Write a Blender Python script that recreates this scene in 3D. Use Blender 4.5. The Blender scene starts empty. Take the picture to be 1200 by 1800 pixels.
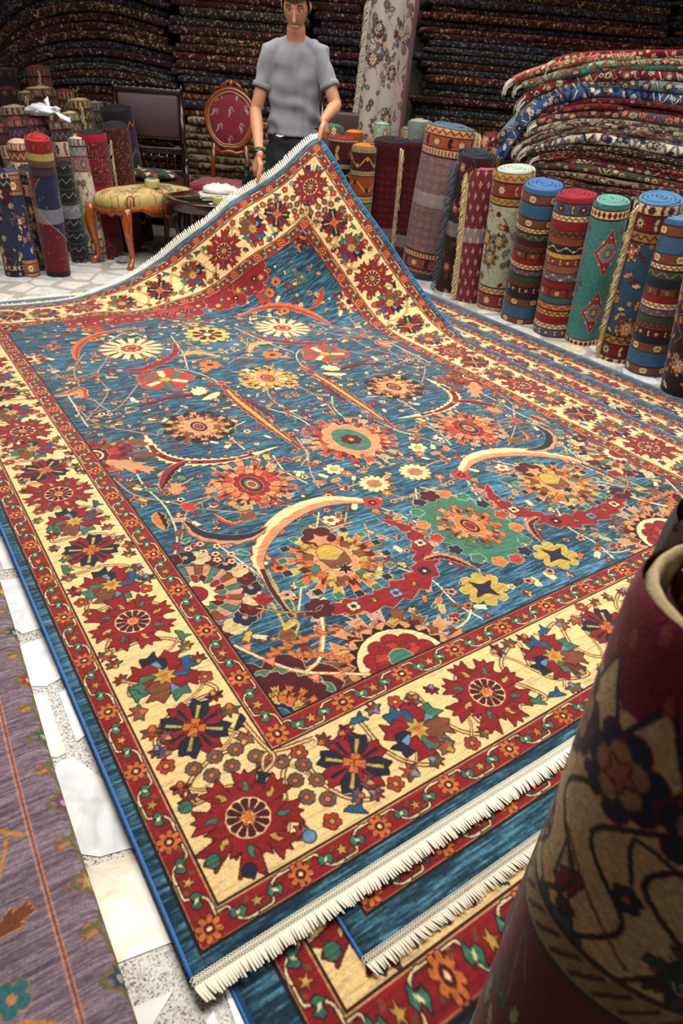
import bpy, bmesh, math, random
import numpy as np
from mathutils import Vector, Matrix
C_=bpy.context; D=bpy.data; scene=C_.scene; COL=scene.collection
# ---------------------------------------------------------------- camera
CH=1.27; FP=1185.907
RX=Vector((0.99645942,0.04553599,0.07067594));RU=Vector((-0.08407506,0.53969358,0.83765281));RF=Vector((0,0.84062912,-0.54161119))
cd=D.cameras.new('camera');cam=D.objects.new('camera',cd);COL.objects.link(cam)
cd.sensor_fit='VERTICAL';cd.sensor_height=36;cd.lens=FP/1800*36;cd.clip_start=.02
M=Matrix((RX,RU,-RF)).transposed().to_4x4();M.translation=(0,0,CH);cam.matrix_world=M;scene.camera=cam
cd.dof.use_dof=True;cd.dof.focus_distance=2.1;cd.dof.aperture_fstop=5.6
# ---------------------------------------------------------------- world, lights, exposure
w=D.worlds.new('world');scene.world=w;w.use_nodes=True
w.node_tree.nodes['Background'].inputs[0].default_value=(1,.95,.88,1);w.node_tree.nodes['Background'].inputs[1].default_value=.05
def area(n,loc,tgt,sx,sy,p,col=(1,.97,.92),spread=180):
    l=D.lights.new(n,'AREA');l.shape='RECTANGLE';l.size=sx;l.size_y=sy;l.energy=p;l.color=col;l.spread=math.radians(spread)
    o=D.objects.new(n,l);COL.objects.link(o);o.location=loc;d=Vector(tgt)-Vector(loc);o.rotation_euler=d.to_track_quat('-Z','Y').to_euler();return o
area('ceiling_lamp_over_rug',(.3,2.4,3.1),(.2,2.2,0),2.6,2.2,140,spread=150)
area('ceiling_lamp_far',(-.3,5.2,3.1),(-.2,5.0,0),2.2,.9,42,spread=130)
area('ceiling_lamp_pile',(2.2,3.9,3.1),(1.9,4.4,0),1.0,1.6,42,spread=150)
area('ceiling_lamp_left',(-2.0,3.6,3.1),(-1.9,4.4,0),1.2,1.2,48,spread=140)
vs=scene.view_settings;scene.display_settings.display_device='sRGB';vs.view_transform='Standard';vs.look='None';vs.gamma=1;vs.use_curve_mapping=False;vs.exposure=0.05
# ---------------------------------------------------------------- helpers
def at(x,y,Y):
    d=(x-600)/FP*RX-(y-900)/FP*RU+RF;return d*(Y/d.y)+Vector((0,0,CH))
def gp(x,y,z=0.):
    d=(x-600)/FP*RX-(y-900)/FP*RU+RF;return d*((z-CH)/d.z)+Vector((0,0,CH))
def mk(name,verts,faces,mat=None,parent=None,uv=None,smooth=True):
    me=D.meshes.new(name);me.from_pydata([tuple(v) for v in verts],[],faces)
    if uv is not None:
        l=me.uv_layers.new(name='UVMap');idx=np.empty(len(me.loops),np.int32);me.loops.foreach_get('vertex_index',idx)
        l.data.foreach_set('uv',np.asarray(uv,np.float32)[idx].ravel())
    if mat: me.materials.append(mat)
    if smooth: me.polygons.foreach_set('use_smooth',np.ones(len(me.polygons),bool))
    me.update();o=D.objects.new(name,me);COL.objects.link(o)
    if parent: o.parent=parent
    return o
def empty(name,loc,rz=0):
    o=D.objects.new(name,None);COL.objects.link(o);o.location=loc;o.rotation_euler=(0,0,rz);o.empty_display_size=.1;return o
def tag(o,label,cat,group=None,kind=None):
    if label:o['label']=label
    if cat:o['category']=cat
    if group:o['group']=group
    if kind:o['kind']=kind
    return o
class MB:
    def __init__(s): s.v=[];s.f=[]
    def add(s,v,f):
        k=len(s.v);s.v+= [tuple(a) for a in v];s.f+=[tuple(i+k for i in q) for q in f]
    def box(s,c,sz,rz=0,bev=.0,rot=None):
        x,y,z=[a/2 for a in sz];b=min(bev,x*.9,y*.9,z*.9)
        R=rot if rot is not None else Matrix.Rotation(rz,3,'Z');bm=bmesh.new();bmesh.ops.create_cube(bm,size=1)
        for v in bm.verts: v.co=Vector((v.co.x*2*x,v.co.y*2*y,v.co.z*2*z))
        if b>0: bmesh.ops.bevel(bm,geom=bm.edges[:],offset=b,segments=2,affect='EDGES',profile=.6)
        bm.verts.index_update();s.add([R@v.co+Vector(c) for v in bm.verts],[[v.index for v in f.verts] for f in bm.faces]);bm.free()
    def tube(s,pts,r,n=10,cap=True,sq=1.,up=None):
        P=[Vector(p) for p in pts];m=len(P);r=[r]*m if isinstance(r,(int,float)) else r
        T=[(P[min(i+1,m-1)]-P[max(i-1,0)]).normalized() for i in range(m)]
        u=Vector(up) if up else (Vector((0,0,1)) if abs(T[0].z)<.9 else Vector((1,0,0)))
        V=[]
        for i in range(m):
            a=(u-T[i]*u.dot(T[i])).normalized();u=a;b=T[i].cross(a)
            ra,rb=(r[i] if isinstance(r[i],(tuple,list)) else (r[i],r[i]*sq))
            for j in range(n):
                t=2*math.pi*j/n;V.append(P[i]+a*ra*math.cos(t)+b*rb*math.sin(t))
        F=[(i*n+j,i*n+(j+1)%n,(i+1)*n+(j+1)%n,(i+1)*n+j) for i in range(m-1) for j in range(n)]
        if cap: F+=[tuple(range(n-1,-1,-1)),tuple((m-1)*n+j for j in range(n))]
        s.add(V,F)
    def lathe(s,c,prof,n=24,sy=1.,cap=True):
        V=[];m=len(prof)
        for r,z in prof:
            for j in range(n):
                t=2*math.pi*j/n;V.append((c[0]+r*math.cos(t),c[1]+r*sy*math.sin(t),c[2]+z))
        F=[(i*n+j,i*n+(j+1)%n,(i+1)*n+(j+1)%n,(i+1)*n+j) for i in range(m-1) for j in range(n)]
        if cap: F+=[tuple(range(n-1,-1,-1)),tuple((m-1)*n+j for j in range(n))]
        s.add(V,F)
    def build(s,name,mat,parent=None,smooth=True): return mk(name,s.v,s.f,mat,parent,None,smooth)
def mat(name,col,rough=.6,spec=.5,metal=0,bump=0,bscale=200,var=0,vscale=8,sheen=0,coat=0,alpha=1,trans=0):
    m=D.materials.new(name);m.use_nodes=True;nt=m.node_tree;b=nt.nodes['Principled BSDF'];c=tuple(col)+(1,)
    c=tuple((x/12.92 if x<=.04045 else ((x+.055)/1.055)**2.4) for x in c[:3])+(1,)
    b.inputs['Base Color'].default_value=c;b.inputs['Roughness'].default_value=rough;b.inputs['Specular IOR Level'].default_value=spec;b.inputs['Metallic'].default_value=metal
    b.inputs['Sheen Weight'].default_value=sheen;b.inputs['Coat Weight'].default_value=coat;b.inputs['Alpha'].default_value=alpha;b.inputs['Transmission Weight'].default_value=trans
    tc=nt.nodes.new('ShaderNodeTexCoord')
    if bump:
        n=nt.nodes.new('ShaderNodeTexNoise');n.inputs['Scale'].default_value=bscale;n.inputs['Detail'].default_value=3;nt.links.new(tc.outputs['Object'],n.inputs['Vector'])
        u=nt.nodes.new('ShaderNodeBump');u.inputs['Strength'].default_value=bump;u.inputs['Distance'].default_value=.003;nt.links.new(n.outputs['Fac'],u.inputs['Height']);nt.links.new(u.outputs['Normal'],b.inputs['Normal'])
    if var:
        n=nt.nodes.new('ShaderNodeTexNoise');n.inputs['Scale'].default_value=vscale;n.inputs['Detail'].default_value=5;nt.links.new(tc.outputs['Object'],n.inputs['Vector'])
        h=nt.nodes.new('ShaderNodeMix');h.data_type='RGBA';h.inputs[6].default_value=tuple(x*(1-var) for x in c[:3])+(1,);h.inputs[7].default_value=tuple(min(1,x*(1+var)) for x in c[:3])+(1,)
        nt.links.new(n.outputs['Fac'],h.inputs[0]);nt.links.new(h.outputs[2],b.inputs['Base Color'])
    return m
def wood(name,c1,c2,rough=.3,coat=.4,scale=6):
    m=mat(name,c1,rough,coat=coat);nt=m.node_tree;b=nt.nodes['Principled BSDF'];tc=nt.nodes.new('ShaderNodeTexCoord');mp=nt.nodes.new('ShaderNodeMapping');mp.inputs['Scale'].default_value=(8,8,1.2)
    n=nt.nodes.new('ShaderNodeTexNoise');n.inputs['Scale'].default_value=scale;n.inputs['Detail'].default_value=6;n.inputs['Distortion'].default_value=1.2;r=nt.nodes.new('ShaderNodeValToRGB')
    lin=lambda c:tuple(x**2.2 for x in c)+(1,);r.color_ramp.elements[0].position=.35;r.color_ramp.elements[1].position=.65;r.color_ramp.elements[0].color=lin(c1);r.color_ramp.elements[1].color=lin(c2)
    L=nt.links.new;L(tc.outputs['Object'],mp.inputs[0]);L(mp.outputs[0],n.inputs[0]);L(n.outputs['Fac'],r.inputs[0]);L(r.outputs[0],b.inputs['Base Color']);return m
def woven(name,C,rough=.92,sheen=.12,bump=.35,bs=450,gain=1.):
    """wool whose colours come from a painted pattern held in memory"""
    im=D.images.new(name,C.W,C.H,alpha=False);a=np.ones((C.H,C.W,4),np.float32);a[...,:3]=np.clip(C.im*gain,0,1)
    im.pixels.foreach_set(a.ravel());im.update();im.pack()
    m=mat(name,(.5,.5,.5),rough,.25,bump=bump,bscale=bs,sheen=sheen);nt=m.node_tree;t=nt.nodes.new('ShaderNodeTexImage');t.image=im;t.interpolation='Cubic'
    uv=nt.nodes.new('ShaderNodeUVMap');uv.uv_map='UVMap';nt.links.new(uv.outputs[0],t.inputs[0]);nt.links.new(t.outputs[0],nt.nodes['Principled BSDF'].inputs['Base Color']);return m
# ---------------------------------------------------------------- pattern painter (numpy only)
def hx(s): return np.array([int(s[i:i+2],16)/255. for i in (0,2,4)],dtype=np.float32)
NAVY=hx('161b2c');INK=hx('150e10');RED=hx('7c1319');CRM=hx('debb82');IVO=hx('d2bb86');MAR=hx('410c12');ORA=hx('b4602a')
SAL=hx('b87a52');GRN=hx('35634d');OLI=hx('ab8c3a');BLU=hx('1f4a68');SCA=hx('9c2f22');BRN=hx('6c3c25');TEA=hx('2f6265');PNK=hx('b27e68')
GOL=hx('bd8f42');DGR=hx('2b4033');LBL=hx('5d7d98')
class Canvas:
    def __init__(s,w,h,px,base,seed=1):
        s.w,s.h,s.px=w,h,px; s.W=int(w*px);s.H=int(h*px); s.rs=np.random.RandomState(seed)
        s.im=np.empty((s.H,s.W,3),np.float32); s.im[:]=base; s.T=None
    def poly(s,pts,col,line=None,k=1):
        pts=np.asarray(pts,float)
        if s.T is not None: pts=s.T(pts)
        q=pts*s.px; pad=k+2
        x0=int(np.floor(q[:,0].min()))-pad;y0=int(np.floor(q[:,1].min()))-pad
        x1=int(np.ceil(q[:,0].max()))+pad;y1=int(np.ceil(q[:,1].max()))+pad
        if x1<=0 or y1<=0 or x0>=s.W or y0>=s.H or (x1-x0)*(y1-y0)>9e6: return
        ax,ay=q[:,0]-x0,q[:,1]-y0; bx,by=np.roll(ax,-1),np.roll(ay,-1);sw=ay>by
        X0=np.where(sw,bx,ax);Y0=np.where(sw,by,ay);X1=np.where(sw,ax,bx);Y1=np.where(sw,ay,by)
        a=np.ceil(Y0-.5).astype(int);n=np.ceil(Y1-.5).astype(int)-a;k_=n>0
        if not k_.any(): return
        X0,Y0,X1,Y1,a,n=X0[k_],Y0[k_],X1[k_],Y1[k_],a[k_],n[k_];sg=np.where(sw[k_],-1,1)
        r=np.repeat(a-np.cumsum(n)+n,n)+np.arange(n.sum());sl_=(X1-X0)/(Y1-Y0)
        xc=np.repeat(X0,n)+(r+.5-np.repeat(Y0,n))*np.repeat(sl_,n);Wd=x1-x0+1
        ci=np.ceil(xc-.5).astype(int);ci[ci<0]=0;ci[ci>Wd-1]=Wd-1
        m=np.bincount(r*Wd+ci,weights=np.repeat(sg,n),minlength=(y1-y0)*Wd).reshape(y1-y0,Wd)
        m=np.abs(np.cumsum(m,1)[:,:-1])>.5
        cx0,cy0=max(x0,0),max(y0,0);cx1,cy1=min(x1,s.W),min(y1,s.H)
        v=s.im[cy0:cy1,cx0:cx1]; sl=(slice(cy0-y0,cy1-y0),slice(cx0-x0,cx1-x0))
        if line is not None:
            d=m.copy()
            for _ in range(k):
                e=d.copy();e[1:]|=d[:-1];e[:-1]|=d[1:];e[:,1:]|=d[:,:-1];e[:,:-1]|=d[:,1:];d=e
            v[d[sl]]=line
        if col is not None: v[m[sl]]=col
    def rect(s,x0,y0,x1,y1,col): s.poly([(x0,y0),(x1,y0),(x1,y1),(x0,y1)],col)
    def line(s,pts,w,col,line=None,k=1):
        p=np.asarray(pts,float);t=np.gradient(p,axis=0);t/=np.linalg.norm(t,axis=1,keepdims=True)+1e-9
        n=np.stack([-t[:,1],t[:,0]],1)*(np.asarray(w)*np.ones(len(p)))[:,None]/2
        s.poly(np.concatenate([p+n,(p-n)[::-1]]),col,line,k)
    def grain(s,amt,length,amt2=.05,seed=3,cols=None):
        rs=np.random.RandomState(seed);H,W=s.H,s.W
        n=rs.randn(H,W).astype(np.float32)
        L=max(3,int(length*s.px));c=np.cumsum(np.pad(n,((0,0),(L,L)),mode='wrap'),1);n=(c[:,L:L+W]-c[:,:W])/np.sqrt(L)
        n=n*.8+.6*np.roll(n,1,0)
        fine=rs.randn(H,W).astype(np.float32)
        g=1+amt*n+amt2*fine
        s.im*=g[...,None]
        return n
def sm(pts,n=40):
    p=np.asarray(pts,float)
    if len(p)<3: t=np.linspace(0,1,n)[:,None];return p[0]*(1-t)+p[-1]*t
    P=np.vstack([2*p[0]-p[1],p,2*p[-1]-p[-2]]);o=[]
    m=len(p)-1
    for u in np.linspace(0,m-1e-6,n):
        i=int(u);t=u-i;a,b,c,d=P[i:i+4]
        o.append(.5*((2*b)+(c-a)*t+(2*a-5*b+4*c-d)*t*t+(3*b-a-3*c+d)*t**3))
    return np.array(o)
def tf(pts,c,a=0,s=1.):
    p=np.asarray(pts,float)*s;ca,sa=math.cos(a),math.sin(a)
    return np.stack([c[0]+ca*p[:,0]-sa*p[:,1],c[1]+sa*p[:,0]+ca*p[:,1]],1)
def jagleaf(L,w,n=3,j=.35,peak=.45):
    """leaf pointing +x with saw-toothed sides"""
    up=[]
    for i in range(n):
        a=i/n;b=(i+1)/n
        e=lambda x:w*math.sin(math.pi*min(1,max(0,(x**.8))))**.8 if x<1 else 0
        up.append((L*(a+.25/n),e(a+.3/n)*(1-j*.3)));up.append((L*(b-.02),e(max(b-.25,.12))*1.0));up.append((L*(b-.12/n*3),e(b-.12)*(1-j)))
    up.append((L,0))
    up=[(0,w*.25)]+up;dn=[(x,-y) for x,y in up[::-1]]
    return np.array(up+dn)
def star(n,r0,r1,ph=0,q=.5):
    o=[]
    for i in range(n):
        a=ph+2*math.pi*i/n;b=a+2*math.pi*q/n
        o+=[(r1*math.cos(a),r1*math.sin(a)),(r0*math.cos(b),r0*math.sin(b))]
    return np.array(o)
def disc(r,n=18,sy=1.,wob=0,k=6):
    a=np.linspace(0,2*math.pi,n,endpoint=False);rr=r*(1+wob*np.cos(a*k));return np.stack([rr*np.cos(a),rr*sy*np.sin(a)],1)
def scallop(n,r,d,m=6): 
    a=np.linspace(0,2*math.pi,n*m,endpoint=False);rr=r*(1-d+d*np.abs(np.sin(a*n/2))**.6);return np.stack([rr*np.cos(a),rr*np.sin(a)],1)
def el(p,sx,sy): return np.asarray(p)*[sx,sy]
# ---- motifs of the large blue rug: c = centre, a = heading, s = size
def flower(C,c,r,col,eye,n=6,line=MAR,a=0):
    C.poly(tf(scallop(n,r,.35),c,a),col,line);C.poly(tf(disc(r*.33,8),c),eye,line)
def bud(C,c,a,s,c1=RED,c2=NAVY,c3=ORA):
    C.poly(tf([(-.2,.1),(.1,.3),(.2,.75),(.45,.45),(.8,.55),(.6,.1),(1.1,0),(.6,-.1),(.8,-.55),(.45,-.45),(.2,-.75),(.1,-.3),(-.2,-.1)],c,a,s),c1,INK)
    C.poly(tf([(.2,.25),(.25,.7),(.5,.4),(.5,.1)],c,a,s),c2);C.poly(tf([(.2,-.25),(.25,-.7),(.5,-.4),(.5,-.1)],c,a,s),c2)
    C.poly(tf([(-.2,.12),(.25,.2),(.25,-.2),(-.2,-.12)],c,a,s),c3)
def redpalm(C,c,a=0,s=.12):
    n=8
    for i in range(n):
        b=a+2*math.pi*(i+.5)/n; L=s*(1.12 if i in(3,4) else 1.0)
        C.poly(tf(jagleaf(L,s*.36,3,.55),c,b),RED,INK)
    C.poly(tf(star(16,s*.55,s*.72,a),c),RED)
    for i in range(n):
        b=a+2*math.pi*(i+.5)/n
        C.poly(tf([(.5,-.03),(.58,.07),(.66,.03),(.76,.08),(.72,-.02),(.6,-.06)],c,b,s),OLI if i%2 else GRN,MAR)
    C.poly(tf(disc(s*.41,20),c),IVO)
    for i in range(12):
        b=a+2*math.pi*i/12;C.poly(tf([(.12,-.03),(.36,-.075),(.39,0),(.36,.075),(.12,.03)],c,b,s),MAR)
    C.poly(tf(star(6,s*.08,s*.2,a),c),ORA)
def rosette(C,c,a=0,s=.085):
    for i in range(8):
        b=a+2*math.pi*i/8
        C.poly(tf([(.2,-.1),(.6,-.3),(.95,-.22),(.88,0),(1.0,.2),(.6,.3),(.2,.1)],c,b,s),NAVY if i%2 else RED,INK)
        C.poly(tf([(.3,-.04),(.78,-.06),(.78,.06),(.3,.04)],c,b,s),OLI if i%2 else NAVY)
    for i in range(4): C.poly(tf([(.0,-.1),(.3,-.13),(.3,.13),(.0,.1)],c,a+math.pi*(i+.5)/2,s),ORA,MAR)
def blossom(C,c,a=0,s=.09):
    cols=[GRN,RED,BLU,RED,NAVY,RED,GRN,BRN]
    for i in range(8):
        b=a+2*math.pi*i/8
        C.poly(tf([(.2,-.2),(.55,-.35),(.7,-.15),(.98,-.22),(.85,.05),(.95,.25),(.6,.32),(.2,.2)],c,b,s),cols[i],INK)
        if i%2==0: C.poly(tf([(.3,-.1),(.6,-.12),(.6,.1),(.3,.1)],c,b,s),RED if i%4 else LBL)
    C.poly(tf(star(8,s*.2,s*.36,a),c),OLI,MAR);C.poly(tf(disc(s*.12,6),c),ORA)
VN=hx('6e4a2c')
def vine(C,pts,w=.0125):
    p=sm(pts);C.line(p,w,VN);C.line(p,w*.35,CRM)
def fil(C,pts,col=SAL,w=.006,line=None): C.line(sm(pts,26),w,col,line)
def sickle(C,pts,w,c1,c2=None,line=IVO,teeth=9,side=1,both=False,vein=None,k=1):
    n=teeth*4+1;p=sm(pts,n);t=np.gradient(p,axis=0);t/=np.linalg.norm(t,axis=1,keepdims=True)+1e-9
    nn=np.stack([-t[:,1],t[:,0]],1)*side;u=np.linspace(0,1,n)
    env=w*np.clip(np.sin(math.pi*u**.8),0,1)**.7
    saw=1-.55*((np.arange(n)%4)/4.)
    A=p+nn*(env*.5*saw)[:,None];B=p-nn*(env*.5*(saw if both else 1))[:,None]
    C.poly(np.concatenate([A,B[::-1]]),c1,line,k)
    if c2 is not None:
        A2=p+nn*(env*.42*saw)[:,None];s2=.06*env*(1-1.5*((np.arange(n)%4)/4.))
        C.poly(np.concatenate([A2,(p+nn*s2[:,None])[::-1]]),c2,None)
    if vein is not None:
        m=slice(n//8,-n//8)
        C.line(p[m],env[m]*.34,vein,MAR)
def flame(C,c,s,cols,n=14,inner=(MAR,GRN,IVO,RED),a=0,line=IVO,sy=1.,core=.34,rings=None):
    s=s*.92;E=lambda p:el(p,1,sy);rs=np.random.RandomState(int(abs(c[0]*997+c[1]*613)*10)%9999)
    C.poly(tf(E(star(n,s*.55,s*.7,a)),c),cols[0],None)
    for i in range(n):
        b=a+2*math.pi*i/n;L=.66*rs.uniform(.92,1.08)
        q=tf(jagleaf(L,.11+.85/n,3,.6)+[.38,0],(0,0),b,s);C.poly(E(q)+c,cols[(i*3+i//3)%len(cols)],line if i%3 else MAR)
        q=tf([(.62,-.02),(.72,-.05),(.84,0),(.72,.05),(.62,.02)],(0,0),b,s);C.poly(E(q)+c,cols[(i+1)%len(cols)] if i%2 else MAR,MAR)
    for i in range(n):
        b=a+2*math.pi*(i+.25)/n;C.poly(E(tf(jagleaf(.3,.07,2)+[.55,0],(0,0),b,s))+c,[BRN,MAR,OLI,SAL*.8][(i+n)%4],None)
    for i in range(n):
        b=a+2*math.pi*(i+.5)/n
        q=tf(jagleaf(.42,.12+.4/n,2,.5)+[.28,0],(0,0),b,s);C.poly(E(q)+c,cols[(i+1)%len(cols)],MAR)
    r=core
    for j,ci in enumerate(inner):
        C.poly(E(el(scallop(10,s*r*1.15,.15),.9,1.15) if j==0 else el(disc(s*r,18),.85,1.2))+c,ci,(IVO if j<2 else MAR));r*=.7
def scat(C,rs,box,n,mask):
    for _ in range(n):
        c=(rs.uniform(*box[0]),rs.uniform(*box[1]));k=rs.randint(7);a=rs.uniform(0,6.3)
        if mask(c): continue
        if k<2: flower(C,c,rs.uniform(.010,.018),[SAL,ORA,IVO,PNK,SCA][rs.randint(5)],[MAR,NAVY,GOL][rs.randint(3)],5)
        elif k<5:
            C.poly(tf(jagleaf(1,.3,2,.5),c,a,rs.uniform(.025,.048)),[SAL,ORA,IVO,RED,GRN,BRN,GOL][rs.randint(7)],[MAR,INK,IVO][rs.randint(3)])
        elif k<6: bud(C,c,a,.024,[RED,SAL,ORA][rs.randint(3)],IVO,GOL)
        else: C.poly(tf(disc(.008,6),c),[IVO,SAL,ORA][rs.randint(3)],MAR)
STEMS=[[(0.903,2.535),(1.048,2.507),(1.130,2.356),(1.151,2.164)],[(0.848,3.084),(0.793,2.830),(0.669,2.604),(0.648,2.384),(0.482,2.143)],[(0.482,2.397),(0.503,2.136),(0.579,2.013),(0.696,1.896)],[(0.503,2.823),(0.517,2.624),(0.620,2.617),(0.696,2.658)],[(0.489,2.466),(0.476,2.171),(0.476,2.088)],[(0.434,1.649),(0.462,1.511),(0.551,1.408),(0.634,1.319),(0.806,1.195)],[(0.538,1.793),(0.510,1.573),(0.524,1.394),(0.496,1.223),(0.434,1.092),(0.434,1.030)],[(0.579,1.388),(0.682,1.381),(0.579,1.333),(0.496,1.188)],[(0.586,1.106),(0.613,0.989),(0.634,0.886)],[(1.158,1.518),(1.082,1.374),(1.048,1.257)],[(1.179,1.642),(1.144,1.498),(1.075,1.429)],[(0.675,0.680),(0.662,0.632),(0.607,0.556)],[(1.165,1.072),(1.199,0.989),(1.234,0.907)],[(1.061,0.996),(1.020,0.907),(0.951,0.824)],[(1.199,0.989),(1.158,0.838),(1.137,0.708)],[(1.365,1.099),(1.275,0.969)],[(1.234,0.625),(1.199,0.570)],[(1.103,0.515),(1.041,0.467),(0.965,0.453)],[(1.316,1.072),(1.420,1.065),(1.509,1.072)],[(1.206,1.937),(1.275,1.807),(1.289,1.649)],[(1.282,2.494),(1.461,2.590),(1.675,2.604)],[(1.530,2.858),(1.503,2.672),(1.606,2.727)],[(1.234,2.871),(1.372,3.071),(1.544,3.174)],[(1.020,1.552),(0.999,1.422),(1.027,1.305)],[(1.117,1.216),(1.220,1.216),(1.310,1.168)],[(1.185,2.988),(1.144,2.734),(1.075,2.500)],[(0.965,1.127),(0.882,1.017),(0.841,0.969)],[(0.607,0.969),(0.524,0.921),(0.510,0.817),(0.455,0.769)],[(0.737,0.673),(0.758,0.625),(0.758,0.570)],[(1.013,0.749),(1.068,0.653),(1.061,0.543),(1.082,0.447)],[(0.903,0.742),(0.979,0.728)],[(0.937,1.140),(0.958,0.982),(0.986,0.893)],[(0.930,2.645),(0.786,2.404),(0.613,2.198),(0.565,2.356)],[(1.061,1.868),(0.951,1.807),(0.944,1.642)],[(0.868,2.081),(0.765,2.013),(0.675,2.026)],[(1.496,2.404),(1.296,2.102),(1.275,1.903),(1.303,1.759)],[(0.793,1.573),(0.841,1.477),(0.758,1.401)],[(0.682,1.525),(0.586,1.491),(0.544,1.552)],[(1.075,1.113),(0.979,1.010),(0.896,1.017)],[(0.703,2.906),(0.593,2.707),(0.558,2.500)],[(1.048,3.050),(0.986,3.132),(0.855,3.023)],[(1.199,2.796),(1.275,2.672),(1.372,2.672)]]
RW,RL=2.75,3.84
CIRC=[(.368,.327),(.405,.297),(.371,.272),(.41,.25),(.371,.226),(.405,.2)]
def guard(C,T,L,s0,w,flip=False):
    """narrow red guard stripe running along t, between s0 and s0+w"""
    C.T=T;M=s0+w/2;d=1
    C.poly([(s0,s0),(L-s0,s0),(L-s0-w,s0+w),(s0+w,s0+w)],RED)
    for o,cc,ww in ((.0,INK,.0045),(.0045,SAL,.003),(w-.0065,SAL,.003),(w-.003,INK,.0045)): C.poly([(s0+o,s0+o),(L-s0-o,s0+o),(L-s0-o-ww,s0+o+ww),(s0+o+ww,s0+o+ww)],cc)
    n=int(round((L-2*M)/.185));st=(L-2*M)/n;h=w*.42
    for i in range(n+1):
        x=M+i*st
        C.poly(tf(scallop(8,h*.98,.45),(x,M)),ORA,MAR);C.poly(tf(disc(h*.42,8),(x,M)),MAR,None);C.poly(tf(disc(h*.2,6),(x,M)),IVO)
        if i==n: break
        for k,dd in ((.3,1),(.7,-1)):
            y=M;X=x+k*st;dd*=d
            C.line(sm([(X-.04,y+h*.75*dd),(X-.012,y+h*.7*dd),(X-.006,y-.2*h*dd),(X+.012,y-.75*h*dd),(X+.045,y-h*.75*dd)],16),.0045,IVO,INK)
            C.poly(tf([(-1,.2),(-.3,.9),(0,.2),(.7,.5),(1,-.1),(.3,-.9),(0,-.3),(-.8,-.4)],(X,y),0,h*.62*dd),GRN,INK)
            C.poly(tf([(-.6,0),(0,.3),(.6,0),(0,-.3)],(X,y),.8*dd,h*.5),IVO)
        C.poly(tf(star(5,.4,1),(x+.5*st,M),0,h*.5),OLI,MAR)
        for k in (.13,.87,.42,.58): C.poly(tf([(-1,0),(0,.7),(1,.1),(0,-.6)],(x+k*st,M+h*.45*(1 if k<.5 else -1)),.5,h*.33),(BRN,BRN,NAVY,GRN)[int(k*10)%4],None)
def border(C,T,L,pal):
    C.T=T;m=.2435;rs=np.random.RandomState(5)
    lo,hi=.135,.352
    # vine first
    for a,b in zip(pal[:-1],pal[1:]):
        g=b-a;k=max(2,int(round(g/.17)));xs=np.linspace(a,b,k*2+1)
        for i,x in enumerate(xs[:-1]):
            e=1 if i%2 else -1
            vine(C,[(x,m),(x+.03,m+e*.06),(x+.08*g/.65,m+e*.088),(xs[i+1],m)])
            if i: vine(C,[(x,m),(x-.02,m-e*.05),(x-.055,m-e*.09)],.008)
    for a,b in zip(pal[:-1],pal[1:]):
        g=b-a;seq=[('r',.39),('b',.66)] if (a==pal[0]) else ([('b',.34),('r',.61)] if b==pal[-1] else ([('b',.26),('r',.5),('b',.76)] if g>.6 else [('b',.32),('r',.66)]))
        for k,f in seq:
            (rosette if k=='r' else blossom)(C,(a+f*g,m),rs.uniform(0,.4),.082 if k=='r' else .088)
        for j in range(int(g/.034)):
            x=a+.07+(g-.14)*(j+.5)/int(g/.034);e=1 if j%2 else -1
            if min(abs(x-a),abs(x-b))<.1: e2=.1
            y=m+e*rs.uniform(.075,.098);k=rs.randint(5)
            if k<3: bud(C,(x,y),rs.uniform(-3,3),rs.uniform(.026,.036),[RED,RED,SCA,BRN][rs.randint(4)],[NAVY,GRN,DGR][rs.randint(3)],[ORA,OLI,LBL][rs.randint(3)])
            elif k==3: flower(C,(x,y),.019,SCA,OLI,5,INK)
            else: C.poly(tf([(-1,.1),(-.3,.5),(.2,.3),(.9,.8),(.6,0),(1,-.6),(0,-.3)],(x,y),rs.uniform(-.5,.5),.024),[NAVY,GRN,BLU][rs.randint(3)],INK)
    for x in pal[1:-1]: redpalm(C,(x,m),math.pi/8+.1,.112)
def cornerpiece(C,T):
    C.T=T;c=(.247,.247)
    for dx,dy in ((1,0),(0,1)):
        P=lambda t,s:(t,s) if dx else (s,t)
        for t,s_ in CIRC:
            C.poly(tf(scallop(9,.0175,.15,3),P(t,s_)),PNK*.55,NAVY);C.poly(tf(disc(.007,4),P(t,s_)),ORA,MAR)
        bud(C,P(.47,.17),2.6,.028,BLU,SCA,ORA);bud(C,P(.505,.185),2.2,.028,SCA,BLU,OLI)
    vine(C,[(.32,.32),(.345,.36),(.4,.352),(.46,.345)]);vine(C,[(.32,.32),(.36,.345),(.352,.4),(.345,.46)])
    C.poly(tf([(-.2,-.6),(.1,-.2),(1,-.3),(.5,0),(1,.3),(.1,.2),(-.2,.6)],(.318,.318),-2.35,.035),NAVY,INK)
    redpalm(C,c,math.pi/4,.112)
    for x,y in ((.15,.2),(.2,.15),(.15,.33),(.33,.15)): C.poly(tf(disc(.014,8),(x,y)),[NAVY,GRN,LBL][int(x*90)%3],INK)
def field_mask(c):
    return False
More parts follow.
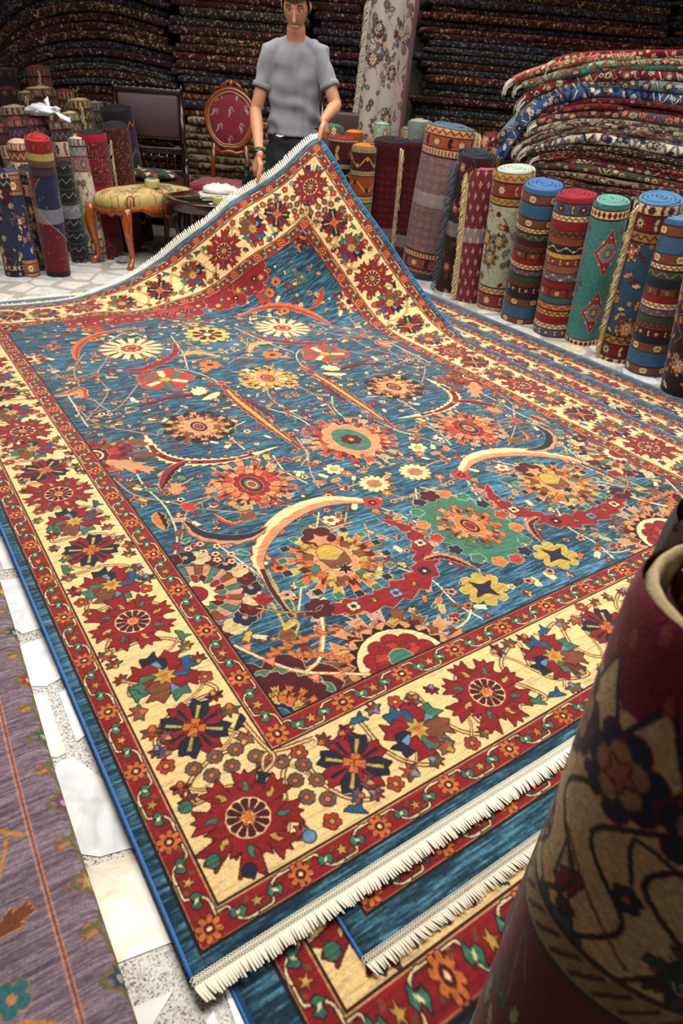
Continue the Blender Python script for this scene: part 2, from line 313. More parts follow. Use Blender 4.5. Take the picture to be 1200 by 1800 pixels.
def paint_field(C):
    rs=C.rs
    def mir(fn):
        C.T=None;fn();C.T=lambda p:np.stack([RW-np.asarray(p)[:,0],np.asarray(p)[:,1]],1);fn();C.T=None
    # thin stems and scattered little leaves lie under the large figures
    def bg():
        r2=np.random.RandomState(11)
        for pts in STEMS: fil(C,pts,[SAL,IVO,GOL,SAL][r2.randint(4)],.0062,None)
        for pts in STEMS:
            q=sm(pts,9)
            for k in (2,4,6):
                d=q[k+1]-q[k-1];a=math.atan2(d[1],d[0])+(1 if r2.rand()<.5 else -1)*.9
                e=q[k]+.035*np.array([math.cos(a),math.sin(a)]);fil(C,[q[k],(q[k]+e)/2,e],SAL,.004)
                kk=r2.randint(3)
                if kk==0: flower(C,e,.015,[SAL,ORA,IVO][r2.randint(3)],MAR,5)
                else: C.poly(tf(jagleaf(1,.3,2,.5),e,a,.04),[SAL,ORA,IVO,RED,GRN][r2.randint(5)],[MAR,IVO][r2.randint(2)])
        scat(C,r2,((.45,1.36),(.45,3.38)),760,field_mask)
    mir(bg)
    # lappets and half palmettes against the frame
    def lap(c,s,cols,inner,a=0,n=12,sy=1.): flame(C,c,s,cols,n,inner,a,IVO,sy)
    def m1():
        # left: half palmette with dark lobes
        c=(.43,(0.407,0.927)[1])
        for i in range(13):
            b=-math.pi/2+math.pi*i/12;C.poly(tf(scallop(5,.034,.2),(c[0]+.155*math.cos(b),c[1]+.175*math.sin(b))),[MAR,IVO*.85,NAVY][i%3],IVO);C.poly(tf(disc(.009,6),(c[0]+.155*math.cos(b),c[1]+.175*math.sin(b))),[RED,OLI,SAL][i%3])
        for i in range(16):
            b=-math.pi/2+math.pi*i/15;C.poly(tf([(.06,-.012),(.125,-.02),(.135,0),(.125,.02),(.06,.012)],c,b),[SAL,BRN,PNK,GRN][i%4],MAR)
        for i in range(11):
            b=-math.pi/2+math.pi*i/10;C.poly(tf([(.04,-.01),(.08,-.016),(.09,0),(.08,.016),(.04,.01)],c,b),[RED,GRN,MAR][i%3],IVO)
        C.poly(tf(star(14,.05,.065),c),IVO,MAR);C.poly(tf(disc(.034),c),RED,MAR)
        # red lappet further back on the side
        c=(.43,(0.476,1.841)[1]);flame(C,c,.15,[RED,SCA,BRN,RED],13,(MAR,IVO,RED,ORA),0,SAL);C.poly(tf(jagleaf(.2,.045,4,.5),(c[0]+.02,c[1]-.06),-.85),SAL,MAR)
        c=(0.462,2.459);
        sickle(C,[(.43,c[1]-.03),(c[0]+.04,c[1]-.02),(0.551,2.466),(0.544,2.384),(0.503,2.384)],.055,SAL,SCA,IVO,7)
        c=(0.462,2.913);flame(C,(c[0]-.02,c[1]),.085,[SAL,SCA,IVO,SAL],11,(IVO,SCA,MAR),0,MAR)
        c=(0.786,0.460)
        flame(C,(c[0],.42),.225,[SAL,PNK,BRN,SAL],19,(BRN,),.05,IVO)
        C.poly(tf(scallop(16,.16,.16),(c[0],.42)),SAL,MAR);C.poly(tf(star(24,.13,.15),(c[0],.42)),INK,None);C.poly(tf(disc(.128,24),(c[0],.42)),IVO,None)
        C.poly(tf(scallop(11,.110,.14),(c[0],.42)),RED,MAR)
        for i in range(7):
            b=.2+i*.45;C.poly(tf(scallop(5,.022,.3),(c[0]+.06*math.cos(b),.42+.06*math.sin(b))),SCA if i%2 else RED,MAR)
        C.poly(tf(disc(.035,8),(c[0],.44)),GRN,IVO)
        # quarter flower in the corner
        C.poly(tf(scallop(9,.2,.2,8),(.43,.43)),MAR,IVO);
        for i in range(5):
            b=.15+i*.32;C.poly(tf([(-1,0),(-.2,.6),(.2,.1),(1,.3),(.4,-.4),(-.4,-.3)],(.43+.145*math.cos(b),.43+.145*math.sin(b)),b+1.5,.024),GRN,IVO)
        flame(C,(.43,.43),.105,[ORA,OLI,ORA],16,(NAVY,BLU),.1,MAR)
        flame(C,(.43,3.41),.1,[MAR,RED],14,(ORA,NAVY),.1,IVO)
        # far lappets
        for px,py,s in ((1.0,3.36,.14),(1.09,3.33,.1),(.86,3.37,.13)): C.poly(tf(scallop(9,s,.2,7),(px,py+.03)),RED,IVO)
        for i in range(9): flower(C,(.8+i*.04,3.34+.02*math.sin(i*2.1)),.018,[OLI,MAR,SCA,GRN][i%4],IVO,5)
        flower(C,(1.909,3.235),.06,SCA,GRN,6)
    mir(m1)
    C.poly(tf(scallop(11,.2,.18,7),(1.375,3.42)),RED,IVO);C.poly(tf(scallop(8,.12,.25,7),(1.375,3.40)),SCA,MAR);flower(C,(1.375,3.30),.07,RED,GRN,6,IVO)
    for i in range(9): flower(C,(1.23+i*.036,3.35+.02*math.cos(i*2.4)),.016,[OLI,MAR,NAVY,GRN][i%4],IVO,5)
    # sickle leaves
    def m2():
        sickle(C,[(0.717,2.178),(0.875,2.219),(1.027,2.191),(1.144,2.095),(1.179,1.965),(1.179,1.834)],.04,MAR,RED,INK,15,1)
        sickle(C,[(1.151,2.294),(1.130,2.102),(1.130,1.951),(1.137,1.717),(1.151,1.511)],.065,RED,None,IVO,13,1,True,OLI)
        C.poly(tf(jagleaf(.05,.022,2),(1.158,2.308),-1.9),SCA,IVO)
        sickle(C,[(0.648,1.923),(0.634,1.765),(0.675,1.669),(0.765,1.614),(0.896,1.587),(1.082,1.607)],.07,IVO,None,MAR,17,1,True,RED)
        q=sm([(0.648,1.923),(0.634,1.765),(0.675,1.669),(0.765,1.614),(0.896,1.587),(1.082,1.607)],15)
        for i,c in enumerate(q[2:-2]): C.poly(tf(disc(.009,6),c),[MAR,OLI,NAVY,RED][i%4],MAR)
        sickle(C,[(0.717,1.649),(0.641,1.614),(0.586,1.552),(0.551,1.498)],.045,RED,INK,IVO,7)
        sickle(C,[(1.192,1.078),(1.130,1.127),(1.048,1.168),(0.937,1.175),(0.813,1.133),(0.717,1.065),(0.655,0.989),(0.641,0.934),(0.627,0.866)],.062,SAL,IVO,MAR,15,-1)
        sickle(C,[(1.185,1.072),(1.117,1.140),(1.006,1.195),(0.862,1.182),(0.744,1.113),(0.669,1.017)],.026,IVO,None,IVO,9,1)
        fil(C,[(0.648,0.941),(0.627,0.838),(0.620,0.714)],MAR,.014,IVO);fil(C,[(0.662,0.934),(0.634,0.804),(0.627,0.721)],OLI,.006)
        flower(C,(1.165,1.092),.038,SCA,IVO,5,SCA*.7);flower(C,(1.165,1.092),.016,MAR,OLI,5)
        # red bird-like blade
        q=[(0.703,0.701),(0.758,0.680),(0.841,0.659),(0.944,0.659),(1.048,0.680),(1.117,0.742),(1.165,0.838),(1.165,0.927),(1.117,1.003)]
        sickle(C,q,.1,RED,None,IVO,13,-1,True)
        C.poly(tf(scallop(7,.042,.25),(0.703,0.708)),MAR,MAR*.6);C.poly(tf([(-1,0),(0,.35),(1,.1),(0,-.2)],(0.703,0.708),.3,.02),NAVY,IVO)
        q=sm(q,12)
        for i,c in enumerate(q[2:-2]): (flower(C,c,.02,[IVO,NAVY,LBL][i%3],[NAVY,IVO,RED][i%3],4,INK) if i%2==0 else bud(C,c,i*1.3,.02,ORA,NAVY,OLI))
        sickle(C,[(1.110,0.742),(1.172,0.735),(1.206,0.687),(1.227,0.618)],.04,MAR,SAL,IVO,9,1,True)
        sickle(C,[(0.544,1.285),(0.551,1.195),(0.593,1.140),(0.655,1.106),(0.717,1.106),(0.772,1.133)],.06,NAVY,SAL,SAL,7,-1)
        sickle(C,[(0.648,1.285),(0.662,1.223),(0.689,1.195),(0.724,1.209)],.025,SCA,OLI,MAR,5)
        C.poly(tf(jagleaf(.07,.03,3),(0.710,1.202),.4),BRN,OLI)
        sickle(C,[(0.489,1.374),(0.482,1.319),(0.476,1.257)],.05,ORA,INK,IVO,4)
        sickle(C,[(0.634,2.816),(0.675,2.968),(0.779,3.112),(0.937,3.181),(1.151,3.146)],.05,SCA,ORA,IVO,13,1)
        sickle(C,[(0.517,3.084),(0.586,3.023),(0.675,3.009)],.03,SCA,None,SAL,7)
        C.poly(tf(disc(.025,10,.6),(1.123,3.146)),MAR,MAR)
        sickle(C,[(0.786,2.617),(0.875,2.583),(0.999,2.638),(1.110,2.741),(1.165,2.906)],.06,RED,None,IVO,9,1,True)
        sickle(C,[(1.103,2.679),(1.206,2.700),(1.296,2.597)],.04,GOL,None,IVO,7)
        sickle(C,[(1.633,3.146),(1.785,3.201),(1.937,3.126),(2.068,3.002),(2.116,2.844)],.05,SCA,ORA,SAL,11,1,True) if 0 else None
        sickle(C,[(1.096,2.191),(1.034,2.150),(0.986,2.136)],.045,IVO,None,OLI,5)
        C.poly(tf(jagleaf(.1,.04,4),(0.986,2.198),.9),IVO,OLI);C.poly(tf(jagleaf(.09,.03,3),(0.572,1.903),-.9),BRN,OLI);C.poly(tf(jagleaf(.09,.03,3),(0.551,1.779),-.4),BRN,MAR)
        C.poly(tf(jagleaf(.08,.03,3),(0.586,1.449),1.2),SAL,SCA);C.poly(tf(jagleaf(.06,.028,3),(0.579,1.381),-1.1),SCA,SAL)
        C.poly(tf(disc(.028,10,.7),(0.682,2.171)),GRN,IVO);C.poly(tf(disc(.012,6),(0.682,2.171)),RED,MAR)
        for x,y in ((0.496,1.133),(0.538,1.140),(0.531,1.099),(0.558,1.072),(0.551,1.044),(0.579,1.106),(0.600,1.051),(0.586,1.017),(0.607,0.975)): flower(C,(x,y),.013,IVO,MAR,5,SCA)
        for x,y in ((0.655,0.804),(0.717,0.824),(0.724,0.769)): flower(C,(x,y),.02,PNK,MAR,6,IVO)
        fil(C,[(0.655,0.797),(0.648,0.756),(0.627,0.708)],OLI);fil(C,[(0.710,0.817),(0.682,0.776),(0.648,0.728)],IVO)
        C.poly(tf(jagleaf(.05,.028,2),(0.593,0.797),1.8),RED,SCA);fil(C,[(0.600,0.797),(0.593,0.742),(0.579,0.673)],OLI,.009)
        fil(C,[(0.613,0.708),(0.579,0.687),(0.579,0.653)],OLI,.008);fil(C,[(0.620,0.708),(0.620,0.680),(0.579,0.639)],GOL,.008);C.poly(tf(scallop(5,.025,.3),(0.572,0.659)),BRN,OLI)
        fil(C,[(0.551,0.797),(0.613,0.742),(0.682,0.708)],OLI,.005,MAR)
        fil(C,[(0.434,0.694),(0.482,0.605),(0.538,0.529),(0.620,0.474),(0.682,0.433)],IVO,.008,SCA);fil(C,[(0.689,0.673),(0.655,0.611),(0.600,0.543),(0.544,0.522)],IVO,.008,SAL)
        fil(C,[(0.482,0.618),(0.579,0.625),(0.717,0.618)],SCA,.005)
        for i in range(9):
            c=sm([(0.482,0.618),(0.579,0.625),(0.717,0.618)],11)[i+1];C.poly(tf([(-.5,-.3),(1,-.2),(.6,.3),(-.5,.3)],c,.5+(1.5 if i%2 else -.9),.022),ORA,BRN)
        for i in range(8):
            c=sm([(0.531,0.605),(0.607,0.556),(0.675,0.488)],10)[i+1];C.poly(tf([(-.5,-.3),(1,-.2),(.6,.3),(-.5,.3)],c,(1.2 if i%2 else -1.2),.022),ORA,BRN)
        for x,y in ((0.462,0.673),(0.489,0.598),(0.558,0.495),(0.613,0.467)): C.poly(tf(star(3,.4,1),(x,y),.4,.02),SAL,SCA)
        c=(0.655,0.975);flower(C,(0.696,0.921),.028,ORA,MAR,6);flower(C,(0.710,0.955),.02,SCA,IVO,5)
        fil(C,[(0.937,1.024),(0.986,1.024),(1.034,1.024)],SAL,.007);flower(C,(0.972,1.065),.03,IVO,SCA,5,SCA)
    mir(m2)
    def m3():
        c=(0.868,0.872)
        flame(C,c,.165,[ORA,OLI,BRN,ORA,GRN],17,(SAL,OLI,OLI,RED),.1,IVO,1.02,.42)
        for i in range(17):
            b=.1+i*2*math.pi/17;C.poly(tf(scallop(4,.016,.3),(c[0]+.165*math.cos(b),c[1]+.168*math.sin(b))),GRN if i%2 else NAVY,IVO)
        C.poly(tf(scallop(5,.06,.25),(c[0]+.015,c[1]+.13)),MAR,IVO);C.poly(tf(star(5,.02,.04,.3),(c[0]+.01,c[1]+.11)),SAL,RED)
        C.poly(tf(el(disc(.055),.8,1.2),(c[0],c[1]+.02)),OLI,MAR);C.poly(tf([(-.04,-.03),(-.05,.03),(0,0),(.05,.03),(.04,-.03),(0,-.05)],c),BRN,IVO);C.poly(tf(star(6,.012,.03),(c[0],c[1]-.05)),INK,IVO)
        c=(0.848,1.394)
        flame(C,c,.17,[SAL,SCA,ORA,SAL,ORA],16,(RED,MAR,GRN,IVO,SCA),.2,IVO,1.05,.4)
        c=(0.868,1.903)
        C.poly(tf(scallop(11,.15,.2),c),INK,None);flame(C,c,.145,[SAL,OLI,SAL,BRN],12,(SAL,MAR,SAL,BRN),.3,MAR,1.,.42)
        c=(1.330,2.246)
        if 1: pass
        c=(0.930,2.878)
        
        for i in range(15):
            b=i*2*math.pi/15;C.poly(tf(jagleaf(.145,.026,2,.6)+[.03,0],c,b),IVO,MAR,2)
        C.poly(tf(scallop(12,.085,.25),c),IVO,MAR);C.poly(tf(scallop(9,.055,.2),c),SCA,MAR);C.poly(tf(disc(.033,12),c),IVO,MAR);C.poly(tf(scallop(6,.026,.3),c),RED,SCA)
        c=(0.930,2.425)
        C.poly(tf(scallop(5,.135,.35,9),c,.5),SCA,SAL);
        for i in range(6): b=.4+i*1.05;C.poly(tf(jagleaf(.085,.022,2)+[.03,0],c,b),[GRN,IVO][i%2],MAR)
        C.poly(tf(scallop(6,.03,.3),c),OLI,MAR)
        c=(1.199,2.514);flower(C,c,.055,ORA,MAR,7,SAL)
        c=(0.551,3.229);flower(C,(0.586,3.208),.035,GRN,SAL,8,MAR)
        for x,y in ((0.737,3.270),(0.799,3.077),(0.806,3.235)): flower(C,(x,y),.028,ORA,MAR,8,SAL)
        # vertical little tree sprays
        flower(C,(0.813,1.271) if 0 else (0.862,1.243) ,.02,SCA,IVO,5)
    mir(m3)
    # figures on the centre line
    X=RW/2
    c=(1.344,1.532);c=(X,c[1])
    flame(C,c,.215,[SCA,SCA,SAL,SCA],18,(SAL,BRN,IVO,GRN,RED),0,IVO,1.,.56)
    C.poly(tf(el(disc(.085,20),.85,1.2),c),GRN,SAL,2);C.poly(tf(el(scallop(7,.045,.2),1,1),c),MAR,SCA);C.poly(tf(star(6,.008,.018),c),OLI)
    c=(X,(1.385,2.933)[1]);flower(C,c,.125,OLI*1.15,MAR,13,IVO)
    for i in range(8): C.poly(tf([(.03,-.008),(.075,-.022),(.09,0),(.075,.022),(.03,.008)],c,i*math.pi/4),MAR,IVO)
    C.poly(tf(disc(.022,10),c),IVO,MAR)
    c=(X,(1.330,2.246)[1]);flame(C,c,.16,[GOL,IVO,OLI,GOL],14,(SAL,RED,OLI,SCA),.1,OLI*.8,1.,.38)
    c=(X,(1.337,0.817)[1])
    C.poly(tf(el(scallop(13,.19,.14),.8,1.2),c),GRN,IVO)
    for i in range(16):
        b=i*math.pi/8;C.poly(tf(scallop(5,.026,.3),(c[0]+.15*math.cos(b),c[1]+.215*math.sin(b))),[SCA,NAVY,GRN,ORA][i%4],IVO)
    flame(C,c,.12,[ORA,SAL,GRN],12,(ORA,MAR,SAL,RED),.2,MAR,1.2,.4);C.poly(tf(scallop(5,.04,.3),(c[0],c[1]+.215)),MAR,IVO)
    c=(X,3.12);flame(C,c,.085,[GRN,SAL,GRN],9,(SAL,IVO,SCA),0,IVO)
    for x,y,r in ((1.44,1.195,.062),(1.247,1.195,.058)): flower(C,(x,y),r,IVO*.95,GRN*.9+.12,14,OLI);C.poly(tf(scallop(8,r*.5,.2),(x,y)),SAL*.8,OLI)
    for x,y in ((1.18,.545),(1.509,.556)):
        flower(C,(x,y),.075,OLI,MAR,8,IVO);C.poly(tf(star(4,.018,.05,.4),(x,y)),NAVY,MAR)
    for x,y in ((1.20,1.3),(1.55,1.3),(1.25,1.12),(1.5,1.12)): flower(C,(x,y),.02,ORA,IVO,4)
    flower(C,(1.17,1.35),.04,IVO,OLI,6);flower(C,(1.58,1.35),.04,IVO,OLI,6)
def main_rug():
    C=Canvas(RW,RL,500,BLU,7)
    # abrash of the field and the outer band
    Tb=[(lambda p:np.asarray(p)),(lambda p:np.stack([RW-np.asarray(p)[:,0],RL-np.asarray(p)[:,1]],1)),(lambda p:np.stack([np.asarray(p)[:,1],RL-np.asarray(p)[:,0]],1)),(lambda p:np.stack([RW-np.asarray(p)[:,1],np.asarray(p)[:,0]],1))]
    H,W=C.H,C.W;r=np.random.RandomState(2)
    row=np.cumsum(r.randn(H))*.018;row-=np.linspace(row[0],row[-1],H);row=np.clip(row,-.2,.2)-.10*np.exp(-((np.arange(H)/H-.12)/.16)**2).astype(np.float32)  # near end of the field darker: abrash, and partly view-dependent sheen painted in
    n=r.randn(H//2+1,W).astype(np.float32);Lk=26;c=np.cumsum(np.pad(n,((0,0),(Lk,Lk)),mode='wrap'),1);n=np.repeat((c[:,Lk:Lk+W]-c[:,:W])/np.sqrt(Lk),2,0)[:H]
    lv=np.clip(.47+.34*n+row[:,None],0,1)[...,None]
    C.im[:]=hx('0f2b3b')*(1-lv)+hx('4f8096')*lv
    a,b,d,e=.065,.125,.362,.43
    paint_field(C);C.T=None
    # lappets and half flowers that grow out of the frame are covered by it
    for i,T in enumerate(Tb):
        L=RW if i<2 else RL
        C.T=T;C.poly([(b,b),(L-b,b),(L-d,d),(d,d)],CRM)
    C.T=None
    im=C.im
    for i,T in enumerate(Tb):
        L=RW if i<2 else RL
        border(C,T,L,[.248,.9,1.85,2.502] if i<2 else ([.247,.905,1.645,2.175,2.95,3.593] if i==3 else [RL-x for x in (.247,.905,1.63,2.15,2.95,3.593)][::-1]))
    for T in Tb: cornerpiece(C,T)
    for i,T in enumerate(Tb):
        L=RW if i<2 else RL
        guard(C,T,L,a,b-a);guard(C,T,L,d,e-d)
    C.T=None
    cr=(np.abs(im-CRM).sum(-1)<1e-4)
    n=C.grain(.075,.04,.06)
    # warm streaks in the cream wool
    st=np.clip(n*.5-.15,0,1)*cr;im*=(1-st[...,None]*np.array([.05,.14,.33],np.float32))
    C.T=None
    e=.009
    for q in ((0,0,RW,.006),(0,RL-.006,RW,RL)): C.rect(*q,hx('33607f'))
    C.rect(0,0,e,RL,hx('2b5688'));C.rect(RW-e,0,RW,RL,hx('2b5688'))
    return C
# ---------------------------------------------------------------- shared materials
mFRI=mat('fringe_cotton',hx('f2ead8'),.85,sheen=.1);mSEL=mat('selvedge_blue',hx('2f69ad'),.85,bump=.5,bscale=300)
mBACK=mat('carpet_foundation',hx('6a4a40'),.95,bump=.4);mCREAM=mat('cream_yarn',hx('cdbd96'),.9,bump=.5,bscale=200)
mWALNUT=wood('carved_walnut',(.33,.16,.07),(.5,.26,.11));mDARKW=wood('dark_walnut',(.09,.045,.03),(.16,.08,.05));mHONEY=wood('honey_beech',(.45,.21,.07),(.62,.32,.12))
mLEATH=mat('oxblood_leather',hx('30181a'),.5,bump=.25,bscale=90);mREDF=mat('crimson_fabric',hx('841224'),.8,sheen=.3)
mPLAS=mat('clear_film',(.95,.95,.97),.12,alpha=.16);mWHITEP=mat('white_plastic',hx('dcdce2'),.4)
mSTUD=mat('brass_studs',hx('b89a62'),.3,metal=1)
DW=Vector((.80585325,.59211531,0));DL=Vector((-.59211531,.80585325,0));RO=Vector((-.18642693,.44625217,0))
# ---------------------------------------------------------------- structure: floor of marble pieces set in chips, walls, ceiling
def terrazzo():
    m=mat('terrazzo_chips',hx('b9b2a6'),.35,coat=.2);nt=m.node_tree;b=nt.nodes['Principled BSDF'];tc=nt.nodes.new('ShaderNodeTexCoord');L=nt.links.new
    v=nt.nodes.new('ShaderNodeTexVoronoi');v.inputs['Scale'].default_value=330;L(tc.outputs['Object'],v.inputs['Vector'])
    r=nt.nodes.new('ShaderNodeValToRGB');sp=nt.nodes.new('ShaderNodeSeparateColor');L(v.outputs['Color'],sp.inputs[0]);L(sp.outputs[0],r.inputs[0])
    E=r.color_ramp.elements;E[0].position=0;E[0].color=(.07,.055,.045,1);E[1].position=.13;E[1].color=(.33,.29,.25,1);e=E.new(.45);e.color=(.55,.52,.48,1);e=E.new(1);e.color=(.74,.72,.68,1);r.color_ramp.interpolation='CONSTANT'
    L(r.outputs[0],b.inputs['Base Color']);return m
def marble(name,c,vein):
    m=mat(name,c,.16,coat=.3);nt=m.node_tree;b=nt.nodes['Principled BSDF'];tc=nt.nodes.new('ShaderNodeTexCoord');L=nt.links.new
    n=nt.nodes.new('ShaderNodeTexNoise');n.inputs['Scale'].default_value=9;n.inputs['Detail'].default_value=8;n.inputs['Distortion'].default_value=1.6;L(tc.outputs['Object'],n.inputs['Vector'])
    r=nt.nodes.new('ShaderNodeValToRGB');lin=lambda c:tuple(float(x)**2.2 for x in c)+(1,);E=r.color_ramp.elements;E[0].position=.3;E[0].color=lin(vein);E[1].position=.55;E[1].color=lin(c);L(n.outputs['Fac'],r.inputs[0]);L(r.outputs[0],b.inputs['Base Color']);return m
floor=mk('floor',[(-4.5,-2.2,0),(4.5,-2.2,0),(4.5,7.6,0),(-4.5,7.6,0)],[(0,1,2,3)],terrazzo(),smooth=False);floor['kind']='structure'
MARB=[marble('white_marble',hx('dfdfdc'),hx('b9bcc0')),marble('grey_marble',hx('ccd0d6'),hx('8f97a5')),marble('cream_marble',hx('e2d9c4'),hx('c2a878')),marble('ivory_marble',hx('e6e3da'),hx('cfc8b4'))]
def clip(poly,n,d):
    o=[];m=len(poly)
    for i in range(m):
        a,b=poly[i],poly[(i+1)%m];da=a[0]*n[0]+a[1]*n[1]-d;db=b[0]*n[0]+b[1]*n[1]-d
        if da<=0:o.append(a)
        if da*db<0:t=da/(da-db);o.append((a[0]+(b[0]-a[0])*t,a[1]+(b[1]-a[1])*t))
    return o
def ruguv(x,y): p=Vector((x,y,0))-RO;return p.dot(DW),p.dot(DL)
rs=np.random.RandomState(4);G_=.2;nx,ny=44,48
cx=-4.4+G_*(np.arange(nx)[:,None]+.5+rs.uniform(-.42,.42,(nx,ny)));cy=-2.1+G_*(np.arange(ny)[None]+.5+rs.uniform(-.42,.42,(nx,ny)))
far=MB();seen=0
for i in range(nx):
    for j in range(ny):
        p=(cx[i,j],cy[i,j]);poly=[(p[0]-.26,p[1]-.26),(p[0]+.26,p[1]-.26),(p[0]+.26,p[1]+.26),(p[0]-.26,p[1]+.26)]
        for a in range(max(0,i-2),min(nx,i+3)):
            for b in range(max(0,j-2),min(ny,j+3)):
                if (a,b)==(i,j): continue
                q=(cx[a,b],cy[a,b]);n=(q[0]-p[0],q[1]-p[1]);L=math.hypot(*n);n=(n[0]/L,n[1]/L);g=.007+.030*((i*7+j*13+a*7+b*13)%6)/5
                poly=clip(poly,n,(p[0]*n[0]+p[1]*n[1])+L/2-g)
                if len(poly)<3:break
            if len(poly)<3:break
        if len(poly)<3: continue
        u,v=ruguv(*p);under=(-.02<u<3.1 and -.2<v<3.9)
        zc=(Vector((p[0],p[1],0))-Vector((0,0,CH)));dz=zc.dot(RF);vis=dz>.3 and abs(zc.dot(RX)/dz*FP)<660 and abs(zc.dot(RU)/dz*FP)<930
        k=len(poly);V=[(x,y,.002) for x,y in poly]+[(x,y,-.004) for x,y in poly];F=[tuple(range(k))]+[(a,a+k,(a+1)%k+k,(a+1)%k) for a in range(k)]
        if vis and not under and p[1]<6.3 and seen<299:
            seen+=1;c=Vector((p[0],p[1],0));o=mk('marble_slab',[Vector(x)-c for x in V],F,MARB[rs.choice([0,0,1,2,3,0,3])],floor,smooth=False);o.location=c
        else: far.add(V,F)
fo=far.build('marble_paving',MARB[0],floor,False);fo['kind']='stuff'
mWALL=mat('shop_wall_paint',hx('8d8375'),.8);mCEIL=mat('ceiling_paint',hx('c9c4ba'),.8)
def slab(name,a,b,m):
    mb=MB();c=[(a[i]+b[i])/2 for i in range(3)];mb.box(c,[abs(b[i]-a[i]) for i in range(3)]);o=mb.build(name,m,None,False);o['kind']='structure'
slab('wall_back',(-4.5,7.6,0),(4.5,7.7,3.2),mWALL);slab('wall_left',(-4.6,-2.2,0),(-4.5,7.6,3.2),mWALL);slab('wall_right',(4.5,-2.2,0),(4.6,7.6,3.2),mWALL);slab('wall_front',(-4.5,-2.3,0),(4.5,-2.2,3.2),mWALL);slab('ceiling',(-4.5,-2.2,3.2),(4.5,7.6,3.3),mCEIL)
# ---------------------------------------------------------------- carpets lying on the floor
def sheet(name,P,th,matt,uv0=(0,0,1,1),parent=None,matb=None):
    """thick cloth from a grid of points P[nu,nv,3]; top uv spans uv0"""
    nu,nv,_=P.shape;du=np.gradient(P,axis=0);dv=np.gradient(P,axis=1);N=np.cross(du,dv);N/=np.linalg.norm(N,axis=-1,keepdims=True)+1e-12
    Bt=P-N*th;V=np.concatenate([P.reshape(-1,3),Bt.reshape(-1,3)]);U,W_=np.meshgrid(np.linspace(uv0[0],uv0[2],nu),np.linspace(uv0[1],uv0[3],nv),indexing='ij');uv=np.stack([U,W_],-1).reshape(-1,2);uv=np.concatenate([uv,uv])
    i,j=np.meshgrid(np.arange(nu-1),np.arange(nv-1),indexing='ij');a=(i*nv+j).ravel();n=nu*nv
    T=np.stack([a,a+nv,a+nv+1,a+1],1);B=np.stack([a+n,a+1+n,a+nv+1+n,a+nv+n],1);S=[]
    for i in range(nu-1): a=i*nv;b=(i+1)*nv;S+=[(a,a+n,b+n,b),(a+nv-1,b+nv-1,b+nv-1+n,a+nv-1+n)]
    for j in range(nv-1): S+=[(j,j+1,j+1+n,j+n),((nu-1)*nv+j,(nu-1)*nv+j+n,(nu-1)*nv+j+1+n,(nu-1)*nv+j+1)]
    o=mk(name,V,T.tolist()+B.tolist()+S,matt,parent,uv);me=o.data;me.materials.append(matb or mBACK);k=len(T)
    mi=np.zeros(len(me.polygons),np.int32);mi[k:k+len(B)]=1;me.polygons.foreach_set('material_index',mi);sm_=np.ones(len(me.polygons),bool);sm_[k+len(B):]=False;me.polygons.foreach_set('use_smooth',sm_);return o
def fringe(P,Od,Nd,ln,parent,step=.0056,r=.00165,seed=1,net=.015,droop=.004,seg=5,m=None):
    """tassels along polyline P, Od outward unit vectors, Nd up vectors"""
    rs=np.random.RandomState(seed);P=np.asarray(P);d=np.linalg.norm(np.diff(P,axis=0),axis=1);s=np.concatenate([[0],np.cumsum(d)]);n=int(s[-1]/step)
    mb=MB();ts=np.linspace(0,s[-1],n);I=lambda A:np.stack([np.interp(ts,s,np.asarray(A)[:,k]) for k in range(3)],1)
    Q,O,N=I(P),I(Od),I(Nd);T=np.gradient(Q,axis=0);T/=np.linalg.norm(T,axis=1,keepdims=True)
    wl=rs.randn(n//12+3)*.22+.35;lean=np.interp(np.arange(n)/12,np.arange(len(wl)),wl)
    for i in range(n):
        q,o,nn,t=Q[i],O[i],N[i],T[i]
        if net:
            for k in (-1,1):
                pts=[q+t*step*.9*k*math.sin(a*math.pi*2.0)+o*(a*net)+nn*(.001+r*(1+k*.4)) for a in (0,.25,.5,.75,1)]
                mb.tube(pts,r*.95,3,False)
        L=ln*(1+rs.uniform(-.08,.06));b=lean[i]+rs.randn()*.08;c=rs.uniform(-.003,.005)
        for k in (-1,1):
            pts=[]
            for g in range(seg+1):
                a=g/seg;pts.append(q+o*(net+(L-net)*a)+t*(k*step*.24*(1-a*a*.7)+b*.012*a*a)+nn*(.0015+.003*math.sin(a*3.1)-droop*a*a+c*a))
            mb.tube(pts,[r*1.1]*seg+[r*.95],4,False)
    return mb.build('fringe',m or mFRI,parent)
rugC=main_rug();mRUG=woven('blue_floral_wool',rugC,sheen=.22,bump=.5,bs=380)
